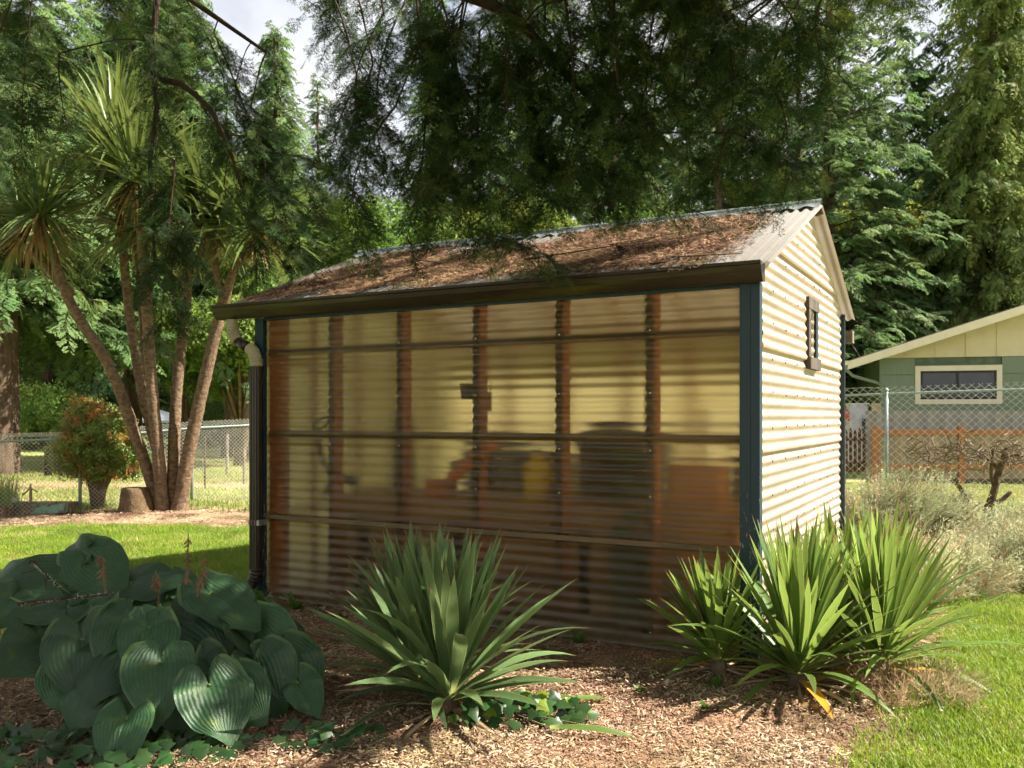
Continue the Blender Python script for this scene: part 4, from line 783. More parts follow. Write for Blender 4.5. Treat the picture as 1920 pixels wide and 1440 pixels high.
tub = simple('planter_tub', 'rusty brown metal tub with a green corroded end by the fence', 'tub', pmat('rusty_tub', (.30,.19,.12), (.19,.11,.07), .7, 6, bump=.2, patch=(.22,.40,.28), pscale=2.2, plo=.56, phi=.6, coord='Object'), lambda m: (m.box((-.15,-.22,0), (.46,.22,.19)), m.box((-.60,-.20,.0), (-.152,.20,.10))), S(-6.7, 12.55, .0), TH)
part('plank', M['wood_grey'], lambda m: m.box((-.62,-.24,.192), (.30,-.10,.22)), tub)
part('iron_stake', M['dead_leaf'], lambda m: (m.tube([(-.14,0,.1),(-.13,0,.46)], .014, 6), m.tube([(-.11,0,.1),(-.12,0,.40)], .010, 6), m.tube([(-.24,0,.30),(-.13,.0,.40),(-.03,0,.34)], .012, 6)), tub)
pb = simple('planter_box', 'low brown planter box at the left edge holding grass', 'planter', pmat('planter_wood', (.26,.15,.10), (.15,.085,.055), .8, 8, coord='Object'), lambda m: m.box((-.5,-.2,0), (.30,.2,.17)), S(-7.22, 12.3, .0), TH)
GT = [tuft_mesh('tall_grass', M['grass'], 90, .16, .25, .55, .010, .7, 44)]
pg = [tuple(np.array(S(-7.5+.5*q, 12.3, .15))) for q in np.linspace(0, 1, 6)]
scatter('ornamental_grass', pg, [(0,0,random.uniform(0,6)) for _ in pg], rng.uniform(.9, 1.2, 6), GT, None, 'stuff', 'bright tufts of ornamental grass growing in the planter box at the left edge', 'grass')
sol = simple('solar_light', 'small solar stake light with a white globe between planter box and tub', 'light', M['gutter'], lambda m: m.tube([(0,0,0),(0,0,.22)], .012, 6), S(-6.92, 12.3, .0))
part('globe', PL('white_globe', (.7,.72,.72), .3), lambda m: m.lathe([(.0,.21),(.035,.225),(.045,.25),(.035,.28),(.0,.29)], n=12, cap=False), sol, True)

# chain-link fences
def chainlink(name, label, pts, tops, posts, kn, wr=.0017):
    """pts: polyline of ground points; tops: height at each point; posts: parameters"""
    t = empty(name, (0,0,0), 0, label, 'fence'); pts = [np.array(p, float) for p in pts]; seg = [np.linalg.norm(pts[i+1][:2]-pts[i][:2]) for i in range(len(pts)-1)]; cum = np.concatenate([[0], np.cumsum(seg)])
    def at(s, z=None):
        i = min(max(int(np.searchsorted(cum, s)-1), 0), len(seg)-1); q = (s-cum[i])/seg[i]; p = pts[i]+(pts[i+1]-pts[i])*q; return p, tops[i]+(tops[i+1]-tops[i])*q
    for s in posts:
        p, h = at(s); pr = 0.024
        po = part('post', M['galv'], lambda m: m.tube([(p[0], p[1], p[2]-.1), (p[0], p[1], p[2]+h-.01)], pr, 10), t, True)
        part('post_cap', M['galv'], lambda m: m.lathe([(pr+.006,0),(pr+.008,.02),(pr*.6,.045),(.002,.055)], (p[0], p[1], p[2]+h-.02), 10), po, True)
    part('top_rail', M['galv'], lambda m: m.tube([tuple(at(s)[0]+np.array((0,0,at(s)[1]-.055))) for s in np.linspace(0, cum[-1], 9)], .018, 8), t, True)
    W = MB(); Ltot = cum[-1]; nk = int(Ltot/kn); V, Fc = [], []
    for fam in (-1, 1):
        for i in range(-60, nk+60):
            s0 = i*kn; prev = None
            # each wire runs diagonally; clip to the fence length
            hmax = max(tops)+.04; s1 = s0+fam*hmax
            a, b = max(0, min(s0, s1)), min(Ltot, max(s0, s1))
            if b-a < .02: continue
            n = 3 if len(pts) == 2 else 6; c = []
            for q in np.linspace(0, 1, n):
                s = (a+(b-a)*q); p, h = at(s); zrel = (s-s0)*fam; zrel = min(zrel, h+.03); c.append(p+np.array((0, 0, zrel+.02))+np.array((0,.0015*fam,0)))
            W.tube([tuple(x) for x in c], wr, 3, False)
    W.obj('chain_mesh', M['wire'], t)['kind'] = 'stuff'; return t
chainlink('chain_link_fence', 'low galvanised chain-link fence behind the cabbage tree and pieris', [S(-7.6, 11.6, -.02), S(-6.20, 12.7, 0), S(-4.88, 13.5, 0), S(-3.2, 14.7, .02)], [1.13, 1.15, 1.29, 1.36], [1.78, 3.32], .058, .0022)
chainlink('chain_link_fence', 'tall galvanised chain-link fence right of the shed in front of the green house', [S(4.85, 13.3, -.06), S(5.50, 13.0, -.06), S(7.4, 12.4, -.06), S(10.5, 11.4, -.05)], [1.84, 1.86, 1.92, 1.95], [.72, 3.6], .112, .0030)

# far things beyond the left fence
sw = empty('swing_frame', S(-10.75, 20.5, 0), TH, 'dark timber post with a bench seat in the meadow behind the fence', 'bench')
DW = pmat('dark_timber', (.05,.038,.028), rough=.8)
part('post', DW, lambda m: m.box((-.06,-.06,-.1), (.06,.06,1.05)), sw); part('seat', DW, lambda m: m.box((.06,-.18,.28), (.75,.18,.36)), sw); part('brace', DW, lambda m: m.beam((.06,0,.80), (.42,0,.45), .02, .02), sw)
for x in (.20, .62): part('leg', DW, lambda m: m.beam((x,0,.28), (x+(.14 if x < .4 else -.16),0,-.05), .05, .06), sw)
cbn = empty('cabin', S(-19.4, 38, 0), TH, 'small brown plywood cabin with a white-framed window at the meadow edge', 'cabin')
part('wall', pmat('plywood', (.34,.23,.12), (.26,.17,.09), .8, 3, coord='Object'), lambda m: m.box((-.75,0,-.3), (1.0,2.5,1.55)), cbn); part('roof', pmat('cabin_roof', (.30,.27,.24), rough=.8), lambda m: m.add([(-.95,-.2,1.56),(1.2,-.2,1.56),(1.2,2.7,1.56),(-.95,2.7,1.56),(-.95,-.2,1.64),(1.2,-.2,1.68),(1.2,2.7,1.9),(-.95,2.7,1.86)], [(0,3,2,1),(4,5,6,7),(0,1,5,4),(1,2,6,5),(2,3,7,6),(3,0,4,7)]), cbn)
wi = part('window', PL('white_frame', (.7,.7,.68)), lambda m: m.box((-.35,-.05,.25), (.02,-.002,1.1)), cbn)
for a in (-.32, -.15): part('pane', PL('cabin_glass', (.10,.13,.16), .1), lambda m: m.box((a,-.058,.3), (a+.14,-.052,1.05)), wi)
tent = empty('canopy_tent', S(-14.6, 36, 0), TH, 'white canopy tent showing behind the cabbage tree trunks', 'tent')
TW_ = PL('tent_fabric', (.74,.76,.80), .7)
part('roof', TW_, lambda m: m.add([(-1.2,-1.2,1.25),(1.2,-1.2,1.25),(1.2,1.2,1.25),(-1.2,1.2,1.25),(0,0,1.75),(-1.2,-1.2,1.15),(1.2,-1.2,1.15),(1.2,1.2,1.15),(-1.2,1.2,1.15)], [(0,1,4),(1,2,4),(2,3,4),(3,0,4),(5,6,1,0),(6,7,2,1),(7,8,3,2),(8,5,0,3)]), tent)
for x in (-1.15, 1.15):
    for y in (-1.15, 1.15): part('pole', M['galv'], lambda m: m.tube([(x,y,-.1),(x,y,1.2)], .02, 6), tent)
for k, (u, v, h, w, lb) in enumerate(((-5.9, 17.0, 1.05, .02, 'thin steel stake in the meadow between the cabbage trunks and the downpipe'), (-6.6, 20.5, 1.0, .035, 'pale round stake in the meadow behind the right-hand cabbage trunk'), (-5.6, 18.5, .75, .03, 'short pale stake near the downpipe beyond the fence'))):
    simple('garden_stake', lb, 'stake', M['wood_grey'] if k else M['wood_dark'], lambda m: m.tube([(0,0,-.1),(0,0,h)], w, 6), S(u, v, 0), 0, 'stakes in the meadow')
brush = MB(); r = np.random.default_rng(31)
for i in range(70):
    a = r.uniform(-.4, .4)+(0 if i % 2 else math.pi); p = np.array((r.normal(0, .9), r.normal(0, .4), r.uniform(.05, .45))); d = np.array((math.cos(a), math.sin(a)*.5, r.normal(0, .2)))*r.uniform(.5, 1.2); brush.tube([tuple(p-d/2), tuple(p+np.array((0,0,.05))), tuple(p+d/2)], .012, 4)
o = brush.obj('brush_pile', M['bark_grey'], None); o.location = S(-7.6, 26, 0); tag(o, 'heap of dry branches in the meadow near the downpipe', 'brush pile', kind='stuff')

# ------------------------------------------------------------------ right: neighbour's house and fences (site frame, local x to the right)
hs = empty('house', S(10.80, 26, -.3), TH-math.radians(16), 'sage green house with a cream gable, seen over the fences on the right', 'house')
GREEN = pmat('sage_siding', (.19,.235,.165), (.17,.215,.15), .7, 3, (8,8,.4), .1, 60, coord='Object'); CREAM = pmat('cream_boards', (.62,.55,.36), (.58,.51,.33), .7, 3, coord='Object'); TRIM = pmat('cream_trim', (.72,.65,.50), (.66,.60,.46), .6, 4, coord='Object')
zc = 3.41                                   # top of the green siding (base at -.3)
part('wall', pmat('house_sheathing', (.10,.14,.09)), lambda m: m.box((.01,.02,0), (14,7,zc)), hs)
for i, (a, b) in enumerate(((0,.95),(.96,1.66),(1.67,2.31),(2.32,2.92),(2.93,3.40))):
    for x0, x1 in (((0, 14),) if b < 2.0 or a > 3.2 else ((0, .955), (3.235, 14))): part('siding_board', GREEN, lambda m: m.box((x0,-.03,a), (x1,.018,b)), hs)
for a, b in ((1.67,2.06), (3.165,3.40)): pass
part('siding_board', GREEN, lambda m: m.box((.957,-.03,1.67), (3.233,.018,2.055)), hs); part('siding_board', GREEN, lambda m: m.box((.957,-.03,3.175), (3.233,.018,3.19)), hs)
sl_ = .325
rise = lambda x: 3.18+sl_*(x+.89)          # underside of the rake, local z
part('gable_panel', CREAM, lambda m: m.prism([(.0+.02,zc+.004),(8.0,zc+.004),(8.0,rise(8.0)-.03),(.45,rise(.45)-.03)], 1, -.02, .02), hs)
for x in np.arange(.72, 8, .80): part('batten', CREAM, lambda m: m.box((x-.03,-.045,zc+.01), (x+.03,-.022,rise(x)-.03)), hs)
SH = pmat('asphalt_shingle', (.16,.14,.12), (.09,.08,.07), .9, 8, (1,1,1), .5, 30, coord='Object')
part('roof', SH, lambda m: (m.prism([(-.90,rise(-.9)+.10),(8.2,rise(8.2)+.10),(8.2,rise(8.2)+.16),(-.90,rise(-.9)+.16)], 1, -.50, 7.4), m.prism([(8.2,rise(8.2)+.10),(17,rise(8.2)+.10-2.86),(17,rise(8.2)+.16-2.86),(8.2,rise(8.2)+.16)], 1, -.50, 7.4)), hs)
part('rake_board', TRIM, lambda m: m.prism([(-.92,rise(-.92)-.10),(8.2,rise(8.2)-.10),(8.2,rise(8.2)+.135),(-.92,rise(-.92)+.135)], 1, -.53, -.503), hs)
part('soffit', CREAM, lambda m: m.prism([(-.88,rise(-.88)+.06),(8.2,rise(8.2)+.06),(8.2,rise(8.2)+.095),(-.88,rise(-.88)+.095)], 1, -.50, 7.3), hs)
part('eave_gutter', TRIM, lambda m: m.box((-1.02,-.54,3.20), (-.905,7.3,3.33)), hs)
ds = part('downspout', GREEN, lambda m: (m.tube([(-.95,-.45,3.2),(-.93,-.45,3.05),(-.78,-.35,2.90),(-.1,-.10,2.70),(.06,-.08,2.60),(.06,-.08,.0)], .05, 8)), hs, True)
w_ = empty('window'); w_.parent = hs
for nm, lo, hi in (('casing', (.96,-.06,2.06), (3.23,-.032,2.20)), ('casing', (.96,-.06,3.02), (3.23,-.032,3.17)), ('casing', (.96,-.06,2.202), (1.10,-.032,3.018)), ('casing', (3.09,-.06,2.202), (3.23,-.032,3.018))): part(nm, TRIM, lambda m: m.box(lo, hi), w_)
BK = PL('bronze_frame', (.018,.016,.015)); 
for lo, hi in (((1.10,-.045,2.20),(3.09,-.034,2.26)), ((1.10,-.045,2.96),(3.09,-.034,3.02)), ((1.10,-.045,2.262),(1.16,-.034,2.958)), ((3.03,-.045,2.262),(3.09,-.034,2.958)), ((2.04,-.050,2.262),(2.11,-.034,2.958))): part('frame', BK, lambda m: m.box(lo, hi), w_)
GL = pmat('window_glass', (.02,.025,.03), (.035,.04,.05), .06, 2, spec=.8, coord='Object')
for a, b in ((1.162, 2.038), (2.112, 3.028)): part('pane', GL, lambda m: m.box((a,-.033,2.262), (b,-.0325+.004,2.958)), w_)
# low plank fence with stained rails, taller grey fence behind it
zf = -.33; wf = empty('plank_fence', S(9.02, 22, zf), TH, 'low plank fence with orange-stained posts and rails before the green house', 'fence')
STN = pmat('orange_stain', (.36,.145,.06), (.28,.105,.045), .65, 8, coord='Object')
for i in range(-0, 5): part('post', STN, lambda m: m.box((2.13*i-.07,-.08,-.15), (2.13*i+.07,.045,1.50)), wf)
for i in range(4):
    for z0, z1 in ((1.28,1.41), (.44,.55)): part('rail', STN, lambda m: m.box((2.13*i+.072,-.05,z0), (2.13*i+2.058,-.004,z1)), wf)
BRD = [pmat('plank_%d' % k, c, tuple(q*.8 for q in c), .8, 6, (6,6,.5), .1, 60, coord='Object') for k, c in enumerate(((.30,.22,.15), (.34,.26,.18), (.27,.21,.16)))]
for i in range(60): part('plank', BRD[i*7 % 3], lambda m: m.box((.07+.141*i,.0,.18 if i % 5 else .2), (.07+.141*i+.137,.02,1.30)), wf)
part('kick_board', pmat('kick_board', (.13,.10,.07)), lambda m: m.box((.07,.03,-.1), (8.5,.06,.30)), wf)
gf = empty('grey_fence', S(9.2, 23, zf), TH, 'tall weathered grey board fence rising behind the orange-railed fence', 'fence')
GB = [pmat('grey_board_%d' % k, c, tuple(q*.8 for q in c), .85, 6, (6,6,.5), .1, 60, coord='Object') for k, c in enumerate(((.27,.26,.25), (.31,.30,.28), (.24,.235,.23)))]
for i in range(60): part('board', GB[i*5 % 3], lambda m: m.box((.147*i,.0,0), (.147*i+.143,.02,1.88+.006*math.sin(i*2.1))), gf)
# odd things left of the plank fence
pf = empty('picket_fence', S(8.35, 22.8, zf), TH, 'short dark red picket fence between the shed corner and the plank fence', 'fence')
RD_ = pmat('dark_red_picket', (.10,.035,.025), (.06,.022,.018), .8, 6, coord='Object')
for i in range(7): part('picket', RD_, lambda m: m.prism([(.115*i-.0,.30),(.115*i+.075,.30),(.115*i+.075,1.32+.05*(i % 2)),(.115*i+.037,1.40+.05*(i % 2)),(.115*i,1.32+.05*(i % 2))], 1, 0, .02), pf)
for z in (.5, 1.1): part('rail', RD_, lambda m: m.box((-.02,.022,z), (.80,.05,z+.07)), pf)
ub = empty('utility_cabinet', S(9.25, 24.3, zf), TH, 'white utility cabinet beside the house corner', 'cabinet')
part('body', PL('white_enamel', (.50,.51,.60)), lambda m: m.box((.04,0,.4), (.52,.3,2.07)), ub); part('lid', PL('white_lid', (.65,.65,.66)), lambda m: m.box((.02,-.03,2.072), (.56,.32,2.10)), ub); part('meter', PL('dark_meter', (.03,.04,.05)), lambda m: m.box((.36,-.10,1.35), (.54,-.002,1.68)), ub)
simple('timber_post', 'pale short timber post beside the white utility cabinet', 'post', pmat('pale_timber', (.46,.38,.24), coord='Object'), lambda m: m.box((-.10,-.08,0), (.10,.08,2.10)), S(9.92, 24.1, zf), TH)
bh = empty('birdhouse', S(8.38, 22.4, zf), TH, 'red birdhouse on a pale post behind the shed corner', 'birdhouse')
part('post', M['wood_grey'], lambda m: m.box((-.06,-.05,0), (.06,.05,1.62)), bh); part('box', PL('red_paint', (.40,.06,.035)), lambda m: m.prism([(-.13,1.622),(.13,1.622),(.14,1.80),(.07,1.92),(-.12,1.90)], 1, -.1, .1), bh)

# ------------------------------------------------------------------ lawn, mulch and ground litter
def sprinkle(n, u0, u1, v0, v1, test):
    out = []; rr = np.random.default_rng(int(abs(u0*31+v0*17)*10)+n)
    U_ = rr.uniform(u0, u1, n*3); V_ = rr.uniform(v0, v1, n*3)
    for a, b in zip(U_, V_):
        x, y, _ = S(a, b)
        if LX-.02 < x < .04 and -.03 < y < DY+.05: continue
        if abs(a) > .62*b+.5: continue
        if test(x, y, rr): out.append((x, y, float(height(np.array(x), np.array(y)))))
        if len(out) >= n: break
    return out
GA = [tuft_mesh('lawn_tuft_%d' % i, M['grass'], 150, .17, .025, .06, .0045, .8, 300+i) for i in range(3)]
GF = [tuft_mesh('meadow_tuft_%d' % i, M['meadow'], 120, .40, .03, .085, .011, .8, 310+i) for i in range(2)]+[tuft_mesh('meadow_dry_tuft', M['grass_dry'], 80, .40, .03, .08, .009, .8, 315)]
isg = lambda x, y, rr: zones(np.array(x), np.array(y))[0] > rr.uniform(.25, .75)
GA.append(tuft_mesh('thin_lawn_tuft', M['grass_dry'], 70, .17, .02, .045, .004, .9, 309))
gp = sprinkle(1700, -7.6, -2.0, 5.6, 12.0, isg)+sprinkle(1100, 1.2, 5.0, 3.2, 9.0, isg)
scatter('lawn_grass', gp, np.stack([np.zeros(len(gp)), np.zeros(len(gp)), rng.uniform(0, 6.28, len(gp))], 1), rng.uniform(.8, 1.25, len(gp)), GA, None, 'stuff', 'short bright green lawn grass beside the shed', 'grass')
gp = sprinkle(1900, -16, -2.2, 12.6, 30, isg)+sprinkle(1100, 2.4, 13, 8.5, 22.0, isg)
scatter('meadow_grass', gp, np.stack([np.zeros(len(gp)), np.zeros(len(gp)), rng.uniform(0, 6.28, len(gp))], 1), rng.uniform(.8, 1.5, len(gp)), GF, None, 'stuff', 'pale sunlit meadow grass beyond the chain-link fences', 'grass')
CH = [chip_patch('mulch_a', M['chip'], 520, .42, .006, .030, .002, .008, (.0, .02), .4, 11), chip_patch('mulch_b', M['chip'], 520, .42, .005, .024, .002, .007, (.0, .02), .4, 12), chip_patch('mulch_c', M['chip_pale'], 190, .42, .006, .034, .002, .009, (.004, .024), .4, 13)]
ism = lambda x, y, rr: zones(np.array(x), np.array(y))[1] > rr.uniform(.3, .8)
mp = sprinkle(620, -3.0, 3.0, 3.2, 7.0, ism)
scatter('bark_mulch', mp, np.stack([np.zeros(len(mp)), np.zeros(len(mp)), rng.uniform(0, 6.28, len(mp))], 1), np.ones(len(mp)), CH, None, 'stuff', 'reddish bark mulch covering the bed in front of the shed', 'mulch')
DB = [leaf_clump('dead_leaf_flake_%d' % i, M['chip_pale'] if i else M['dead_leaf'], 5, .05, .05, .03, 700+i) for i in range(3)]
dp_ = [(x, y, z+.018) for x, y, z in sprinkle(150, -3.0, 3.0, 3.2, 7.0, ism)]
scatter('leaf_debris', dp_, np.stack([rng.normal(0, .3, len(dp_)), rng.normal(0, .3, len(dp_)), rng.uniform(0, 6.28, len(dp_))], 1), rng.uniform(.3, 1.0, len(dp_)), DB, None, 'stuff', 'dry curled leaves and pale flakes scattered on the bark mulch', 'debris')
iss = lambda x, y, rr: zones(np.array(x), np.array(y))[2] > rr.uniform(.3, .8)
mp = sprinkle(260, -8, -2.5, 9.5, 14.0, iss)
scatter('soil_litter', mp, np.stack([np.zeros(len(mp)), np.zeros(len(mp)), rng.uniform(0, 6.28, len(mp))], 1), np.ones(len(mp)), [CH[2], LIT[0]], None, 'stuff', 'dry leaf litter on the bare soil under the cabbage tree', 'litter')

# ------------------------------------------------------------------ yuccas
def yucca_leaf(name, mat, L, W, bend, seed):
    sg = 9; V = []; uv = []
    p = np.array((0., 0, 0)); el = 0.0
    for s in range(sg+1):
        t = s/sg; w = W*(.62+.5*math.sin(min(1, t/.55)*math.pi/2) if t < .55 else 1.12*(1-((t-.55)/.45)**1.6))*.5; f = .32*(1-.5*t)
        d = np.array((math.cos(el), 0, math.sin(el))); n = np.array((-math.sin(el), 0, math.cos(el)))
        V += [tuple(p+np.array((0,-w,0))+n*w*f), tuple(p), tuple(p+np.array((0,w,0))+n*w*f)]; uv += [(t, 0), (t, .5), (t, 1)]; p = p+d*L/sg; el -= bend/sg*(.4+1.2*t)
    m = MB(); m.add(V, [q for s in range(sg) for q in ((s*3, s*3+1, s*3+4, s*3+3), (s*3+1, s*3+2, s*3+5, s*3+4))]); m.uv = uv; return m.mesh(name, mat, True)
def yucca_mat(name, c, c2, edge, tr=.22):
    m, N, K, out = newmat(name); t = N.new('ShaderNodeTexCoord'); mp = N.new('ShaderNodeMapping'); mp.inputs['Scale'].default_value = (1.2, 26, 1); K.new(t.outputs['UV'], mp.inputs['Vector'])
    s = N.new('ShaderNodeSeparateXYZ'); K.new(t.outputs['UV'], s.inputs[0]); st = noise(N, K, 1.5, 3, mp.outputs[0]); oi = N.new('ShaderNodeObjectInfo')
    c_ = mixc(N, K, ramp(N, K, st, .35, .65), c, c2); h = N.new('ShaderNodeHueSaturation'); rr = N.new('ShaderNodeMapRange'); rr.inputs['To Min'].default_value = .55; rr.inputs['To Max'].default_value = 1.35; K.new(oi.outputs['Random'], rr.inputs['Value']); K.new(rr.outputs[0], h.inputs['Value']); K.new(c_, h.inputs['Color'])
    ab = N.new('ShaderNodeMath'); ab.operation = 'SUBTRACT'; ab.inputs[1].default_value = .5; K.new(s.outputs['Y'], ab.inputs[0]); a2 = N.new('ShaderNodeMath'); a2.operation = 'ABSOLUTE'; K.new(ab.outputs[0], a2.inputs[0])
    c_ = mixc(N, K, ramp(N, K, a2.outputs[0], .465, .49), h.outputs[0], edge); c_ = mixc(N, K, ramp(N, K, s.outputs['X'], .93, .985), c_, (.24,.12,.06)); c_ = mixc(N, K, ramp(N, K, s.outputs['X'], .12, .0), c_, (.40,.42,.16))
    p = N.new('ShaderNodeBsdfPrincipled'); K.new(c_, p.inputs['Base Color']); p.inputs['Roughness'].default_value = .42; p.inputs['Specular IOR Level'].default_value = .45
    b = N.new('ShaderNodeBump'); b.inputs['Strength'].default_value = .25; b.inputs['Distance'].default_value = .003; K.new(st, b.inputs['Height']); K.new(b.outputs[0], p.inputs['Normal'])
    tl = N.new('ShaderNodeBsdfTranslucent'); hh = N.new('ShaderNodeHueSaturation'); hh.inputs['Hue'].default_value = .465; hh.inputs['Value'].default_value = 2.0; K.new(c_, hh.inputs['Color']); K.new(hh.outputs[0], tl.inputs['Color'])
    x = N.new('ShaderNodeMixShader'); x.inputs[0].default_value = tr; K.new(p.outputs[0], x.inputs[1]); K.new(tl.outputs[0], x.inputs[2]); K.new(x.outputs[0], out.inputs['Surface']); return m
YM = yucca_mat('yucca_leaf', (.092,.168,.066), (.13,.21,.078), (.34,.42,.15), .32); YM2 = yucca_mat('yucca_leaf_fresh', (.095,.18,.036), (.13,.22,.045), (.34,.42,.11), .36)
YY = pmat('yellow_yucca_leaf', (.60,.36,.03), (.42,.22,.02), .5, 6, trans=.3, coord='Object'); YD = pmat('straw_yucca_leaf', (.46,.34,.20), (.30,.20,.11), .7, 6, trans=.15, coord='Object')
YL = [yucca_leaf('yucca_leaf', YM, 1, .062, b, 0) for b in (.1, .25, .5, .9)]; YL2 = [yucca_leaf('yucca_leaf', YM2, 1, .043, b, 0) for b in (.1, .25, .5, .9)]
YYL = yucca_leaf('yellow_leaf', YY, 1, .09, .5, 0); YDL = yucca_leaf('dry_leaf', YD, 1, .034, .7, 0)
def yucca(label, loc_, n, L, seed, src, lean=(0,0), dry=14, yellow=0, low=1.0):
    r = np.random.default_rng(seed); t = empty('yucca', loc_, 0, label, 'yucca', 'yuccas in front of the shed')
    part('stem', M['bark_grey'], lambda m: m.tube([(0,0,-.05),(0,0,.06)], [.06,.045], 8), t, True)
    def put(mesh, nm, az, el, l, z, roll=0):
        X = Vector((math.cos(el)*math.cos(az)+lean[0], math.cos(el)*math.sin(az)+lean[1], math.sin(el))).normalized(); Y = Vector((-math.sin(az), math.cos(az), 0)); Y = (Y-X*Y.dot(X)).normalized(); Z = X.cross(Y)
        Rm = Matrix((X, Y, Z)).transposed() @ Matrix.Rotation(roll, 3, 'X'); link(nm, mesh, t, (.025*math.cos(az), .025*math.sin(az), z), Rm.to_euler(), (l, l**.3, l**.3) if nm == 'leaf' else l)
    for i in range(n):
        q = i/n; az = i*2.39996+r.normal(0, .12); el = 1.50-1.30*low*q**1.7+r.normal(0, .06); l = L*(1.0 if q > .2 else .82+.9*q)*r.uniform(.84, 1.06)*(1 if q < .8 else .85)
        k = 0 if el > 1.0 else (1 if el > .6 else (2 if el > .3 else 3)); k = 3 if r.uniform() < .10 and el < 1.1 else k; put(src[k], 'leaf', az, el, l, .05+.10*(1-q), r.normal(0, .25))
    for i in range(yellow): put(YYL, 'yellow_leaf', r.uniform(0, 6.28), r.uniform(.02, .2), L*.7, .03)
    for i in range(dry): put(YDL, 'dry_leaf', r.uniform(0, 6.28), r.uniform(-.02, .12), L*r.uniform(.4, .75), .02, r.normal(0, .6))
    return t
yucca('large blue-green yucca in the middle foreground before the shed front', (-1.10, -1.58, .02), 84, .77, 1, YL, (.02, .0), 18)
yucca('smaller yucca rosette touching the left side of the middle foreground yucca', (-1.40, -1.40, .02), 74, .75, 2, YL, (-.10, .05), 10)
yucca('bright green yucca in front of the blue corner post', (.27, -.36, .02), 118, .76, 3, YL2, (0, 0), 26, 1)
yucca('right-hand yucca at the lawn edge with long leaves spreading over the grass', (.64, .02, .02), 106, .74, 4, YL2, (.04, 0), 24, 2)
yucca('small low yucca against the front wall left of the blue corner post', (-.16, -.32, .02), 78, .56, 5, YL2, (-.08, 0), 22, 1)
yucca('yucca standing behind the others against the gable wall', (.33, .55, .02), 74, .76, 6, YL2, (0, .05), 6)
yucca('rear yucca beside the gable wall next to the grey bush', (.55, .95, .02), 70, .76, 7, YL2, (.05, .05), 6)
yucca('yucca filling the gap between the bright yucca and the right-hand one', (.50, .22, .02), 66, .66, 8, YL2, (0, 0), 8)
# cut yucca blades lying on the mulch
for k, (x, y, az, l, lb) in enumerate(((-.86,-1.33,.55,.42,'pale cut yucca blade lying right of the middle yucca'), (-.66,-1.30,.95,.34,'short pale yucca blade lying above the ivy'), (-.55,-1.62,.30,.40,'pale yucca blade lying on the mulch right of the ivy'))):
    o = link('cut_blade', YL2[1], None, (x, y, .045), (.15*k, -.05, az+.1), (l, .9, .9)); tag(o, lb, 'leaf', 'cut yucca blades')

# ------------------------------------------------------------------ hosta
def hosta_mat():
    m, N, K, out = newmat('hosta_leaf'); t = N.new('ShaderNodeTexCoord'); s = N.new('ShaderNodeSeparateXYZ'); K.new(t.outputs['UV'], s.inputs[0]); v = coords(N, K, 'Object'); oi = N.new('ShaderNodeObjectInfo')
    w = N.new('ShaderNodeMath'); w.operation = 'MULTIPLY'; w.inputs[1].default_value = 50; vd = N.new('ShaderNodeMath'); vd.operation = 'MULTIPLY_ADD'; vd.inputs[1].default_value = .10; K.new(noise(N, K, 9, 3, v), vd.inputs[0]); K.new(s.outputs['Y'], vd.inputs[2]); K.new(vd.outputs[0], w.inputs[0]); sn = N.new('ShaderNodeMath'); sn.operation = 'SINE'; K.new(w.outputs[0], sn.inputs[0])
    pk = noise(N, K, 75, 3, v); hgt = N.new('ShaderNodeMath'); hgt.operation = 'MULTIPLY_ADD'; hgt.inputs[1].default_value = .55; K.new(sn.outputs[0], hgt.inputs[0]); K.new(pk, hgt.inputs[2])
    a = N.new('ShaderNodeMapRange'); a.inputs['To Min'].default_value = .6; a.inputs['To Max'].default_value = 1.45; K.new(oi.outputs['Random'], a.inputs['Value'])
    c = mixc(N, K, ramp(N, K, noise(N, K, 7, 5, v), .3, .7), (.022,.068,.030), (.044,.100,.034)); c = mixc(N, K, ramp(N, K, sn.outputs[0], -.95, -.2), (.020,.062,.026), c)
    ab = N.new('ShaderNodeMath'); ab.operation = 'ABSOLUTE'; K.new(s.outputs['Y'], ab.inputs[0]); c = mixc(N, K, ramp(N, K, ab.outputs[0], .985, 1.0), c, (.085,.15,.05))
    c = mixc(N, K, ramp(N, K, noise(N, K, 22, 5, v, .7), .70, .74), c, (.20,.13,.05)); c = mixc(N, K, ramp(N, K, noise(N, K, 2.5, 3, v), .58, .75), c, (.085,.13,.03))
    h = N.new('ShaderNodeHueSaturation'); K.new(c, h.inputs['Color']); K.new(a.outputs[0], h.inputs['Value'])
    p = N.new('ShaderNodeBsdfPrincipled'); K.new(h.outputs[0], p.inputs['Base Color']); p.inputs['Roughness'].default_value = .44; p.inputs['Specular IOR Level'].default_value = .45
    b = N.new('ShaderNodeBump'); b.inputs['Strength'].default_value = .34; b.inputs['Distance'].default_value = .005; K.new(hgt.outputs[0], b.inputs['Height']); K.new(b.outputs[0], p.inputs['Normal'])
    tl = N.new('ShaderNodeBsdfTranslucent'); tl.inputs['Color'].default_value = (.09,.20,.03,1); x = N.new('ShaderNodeMixShader'); x.inputs[0].default_value = .18; K.new(p.outputs[0], x.inputs[1]); K.new(tl.outputs[0], x.inputs[2]); K.new(x.outputs[0], out.inputs['Surface']); return m
HM = hosta_mat(); TA = np.radians([0,8,20,40,60,90,120,140,155,168,180]); TRD = [1.0,.90,.78,.68,.61,.55,.51,.47,.40,.27,.08]
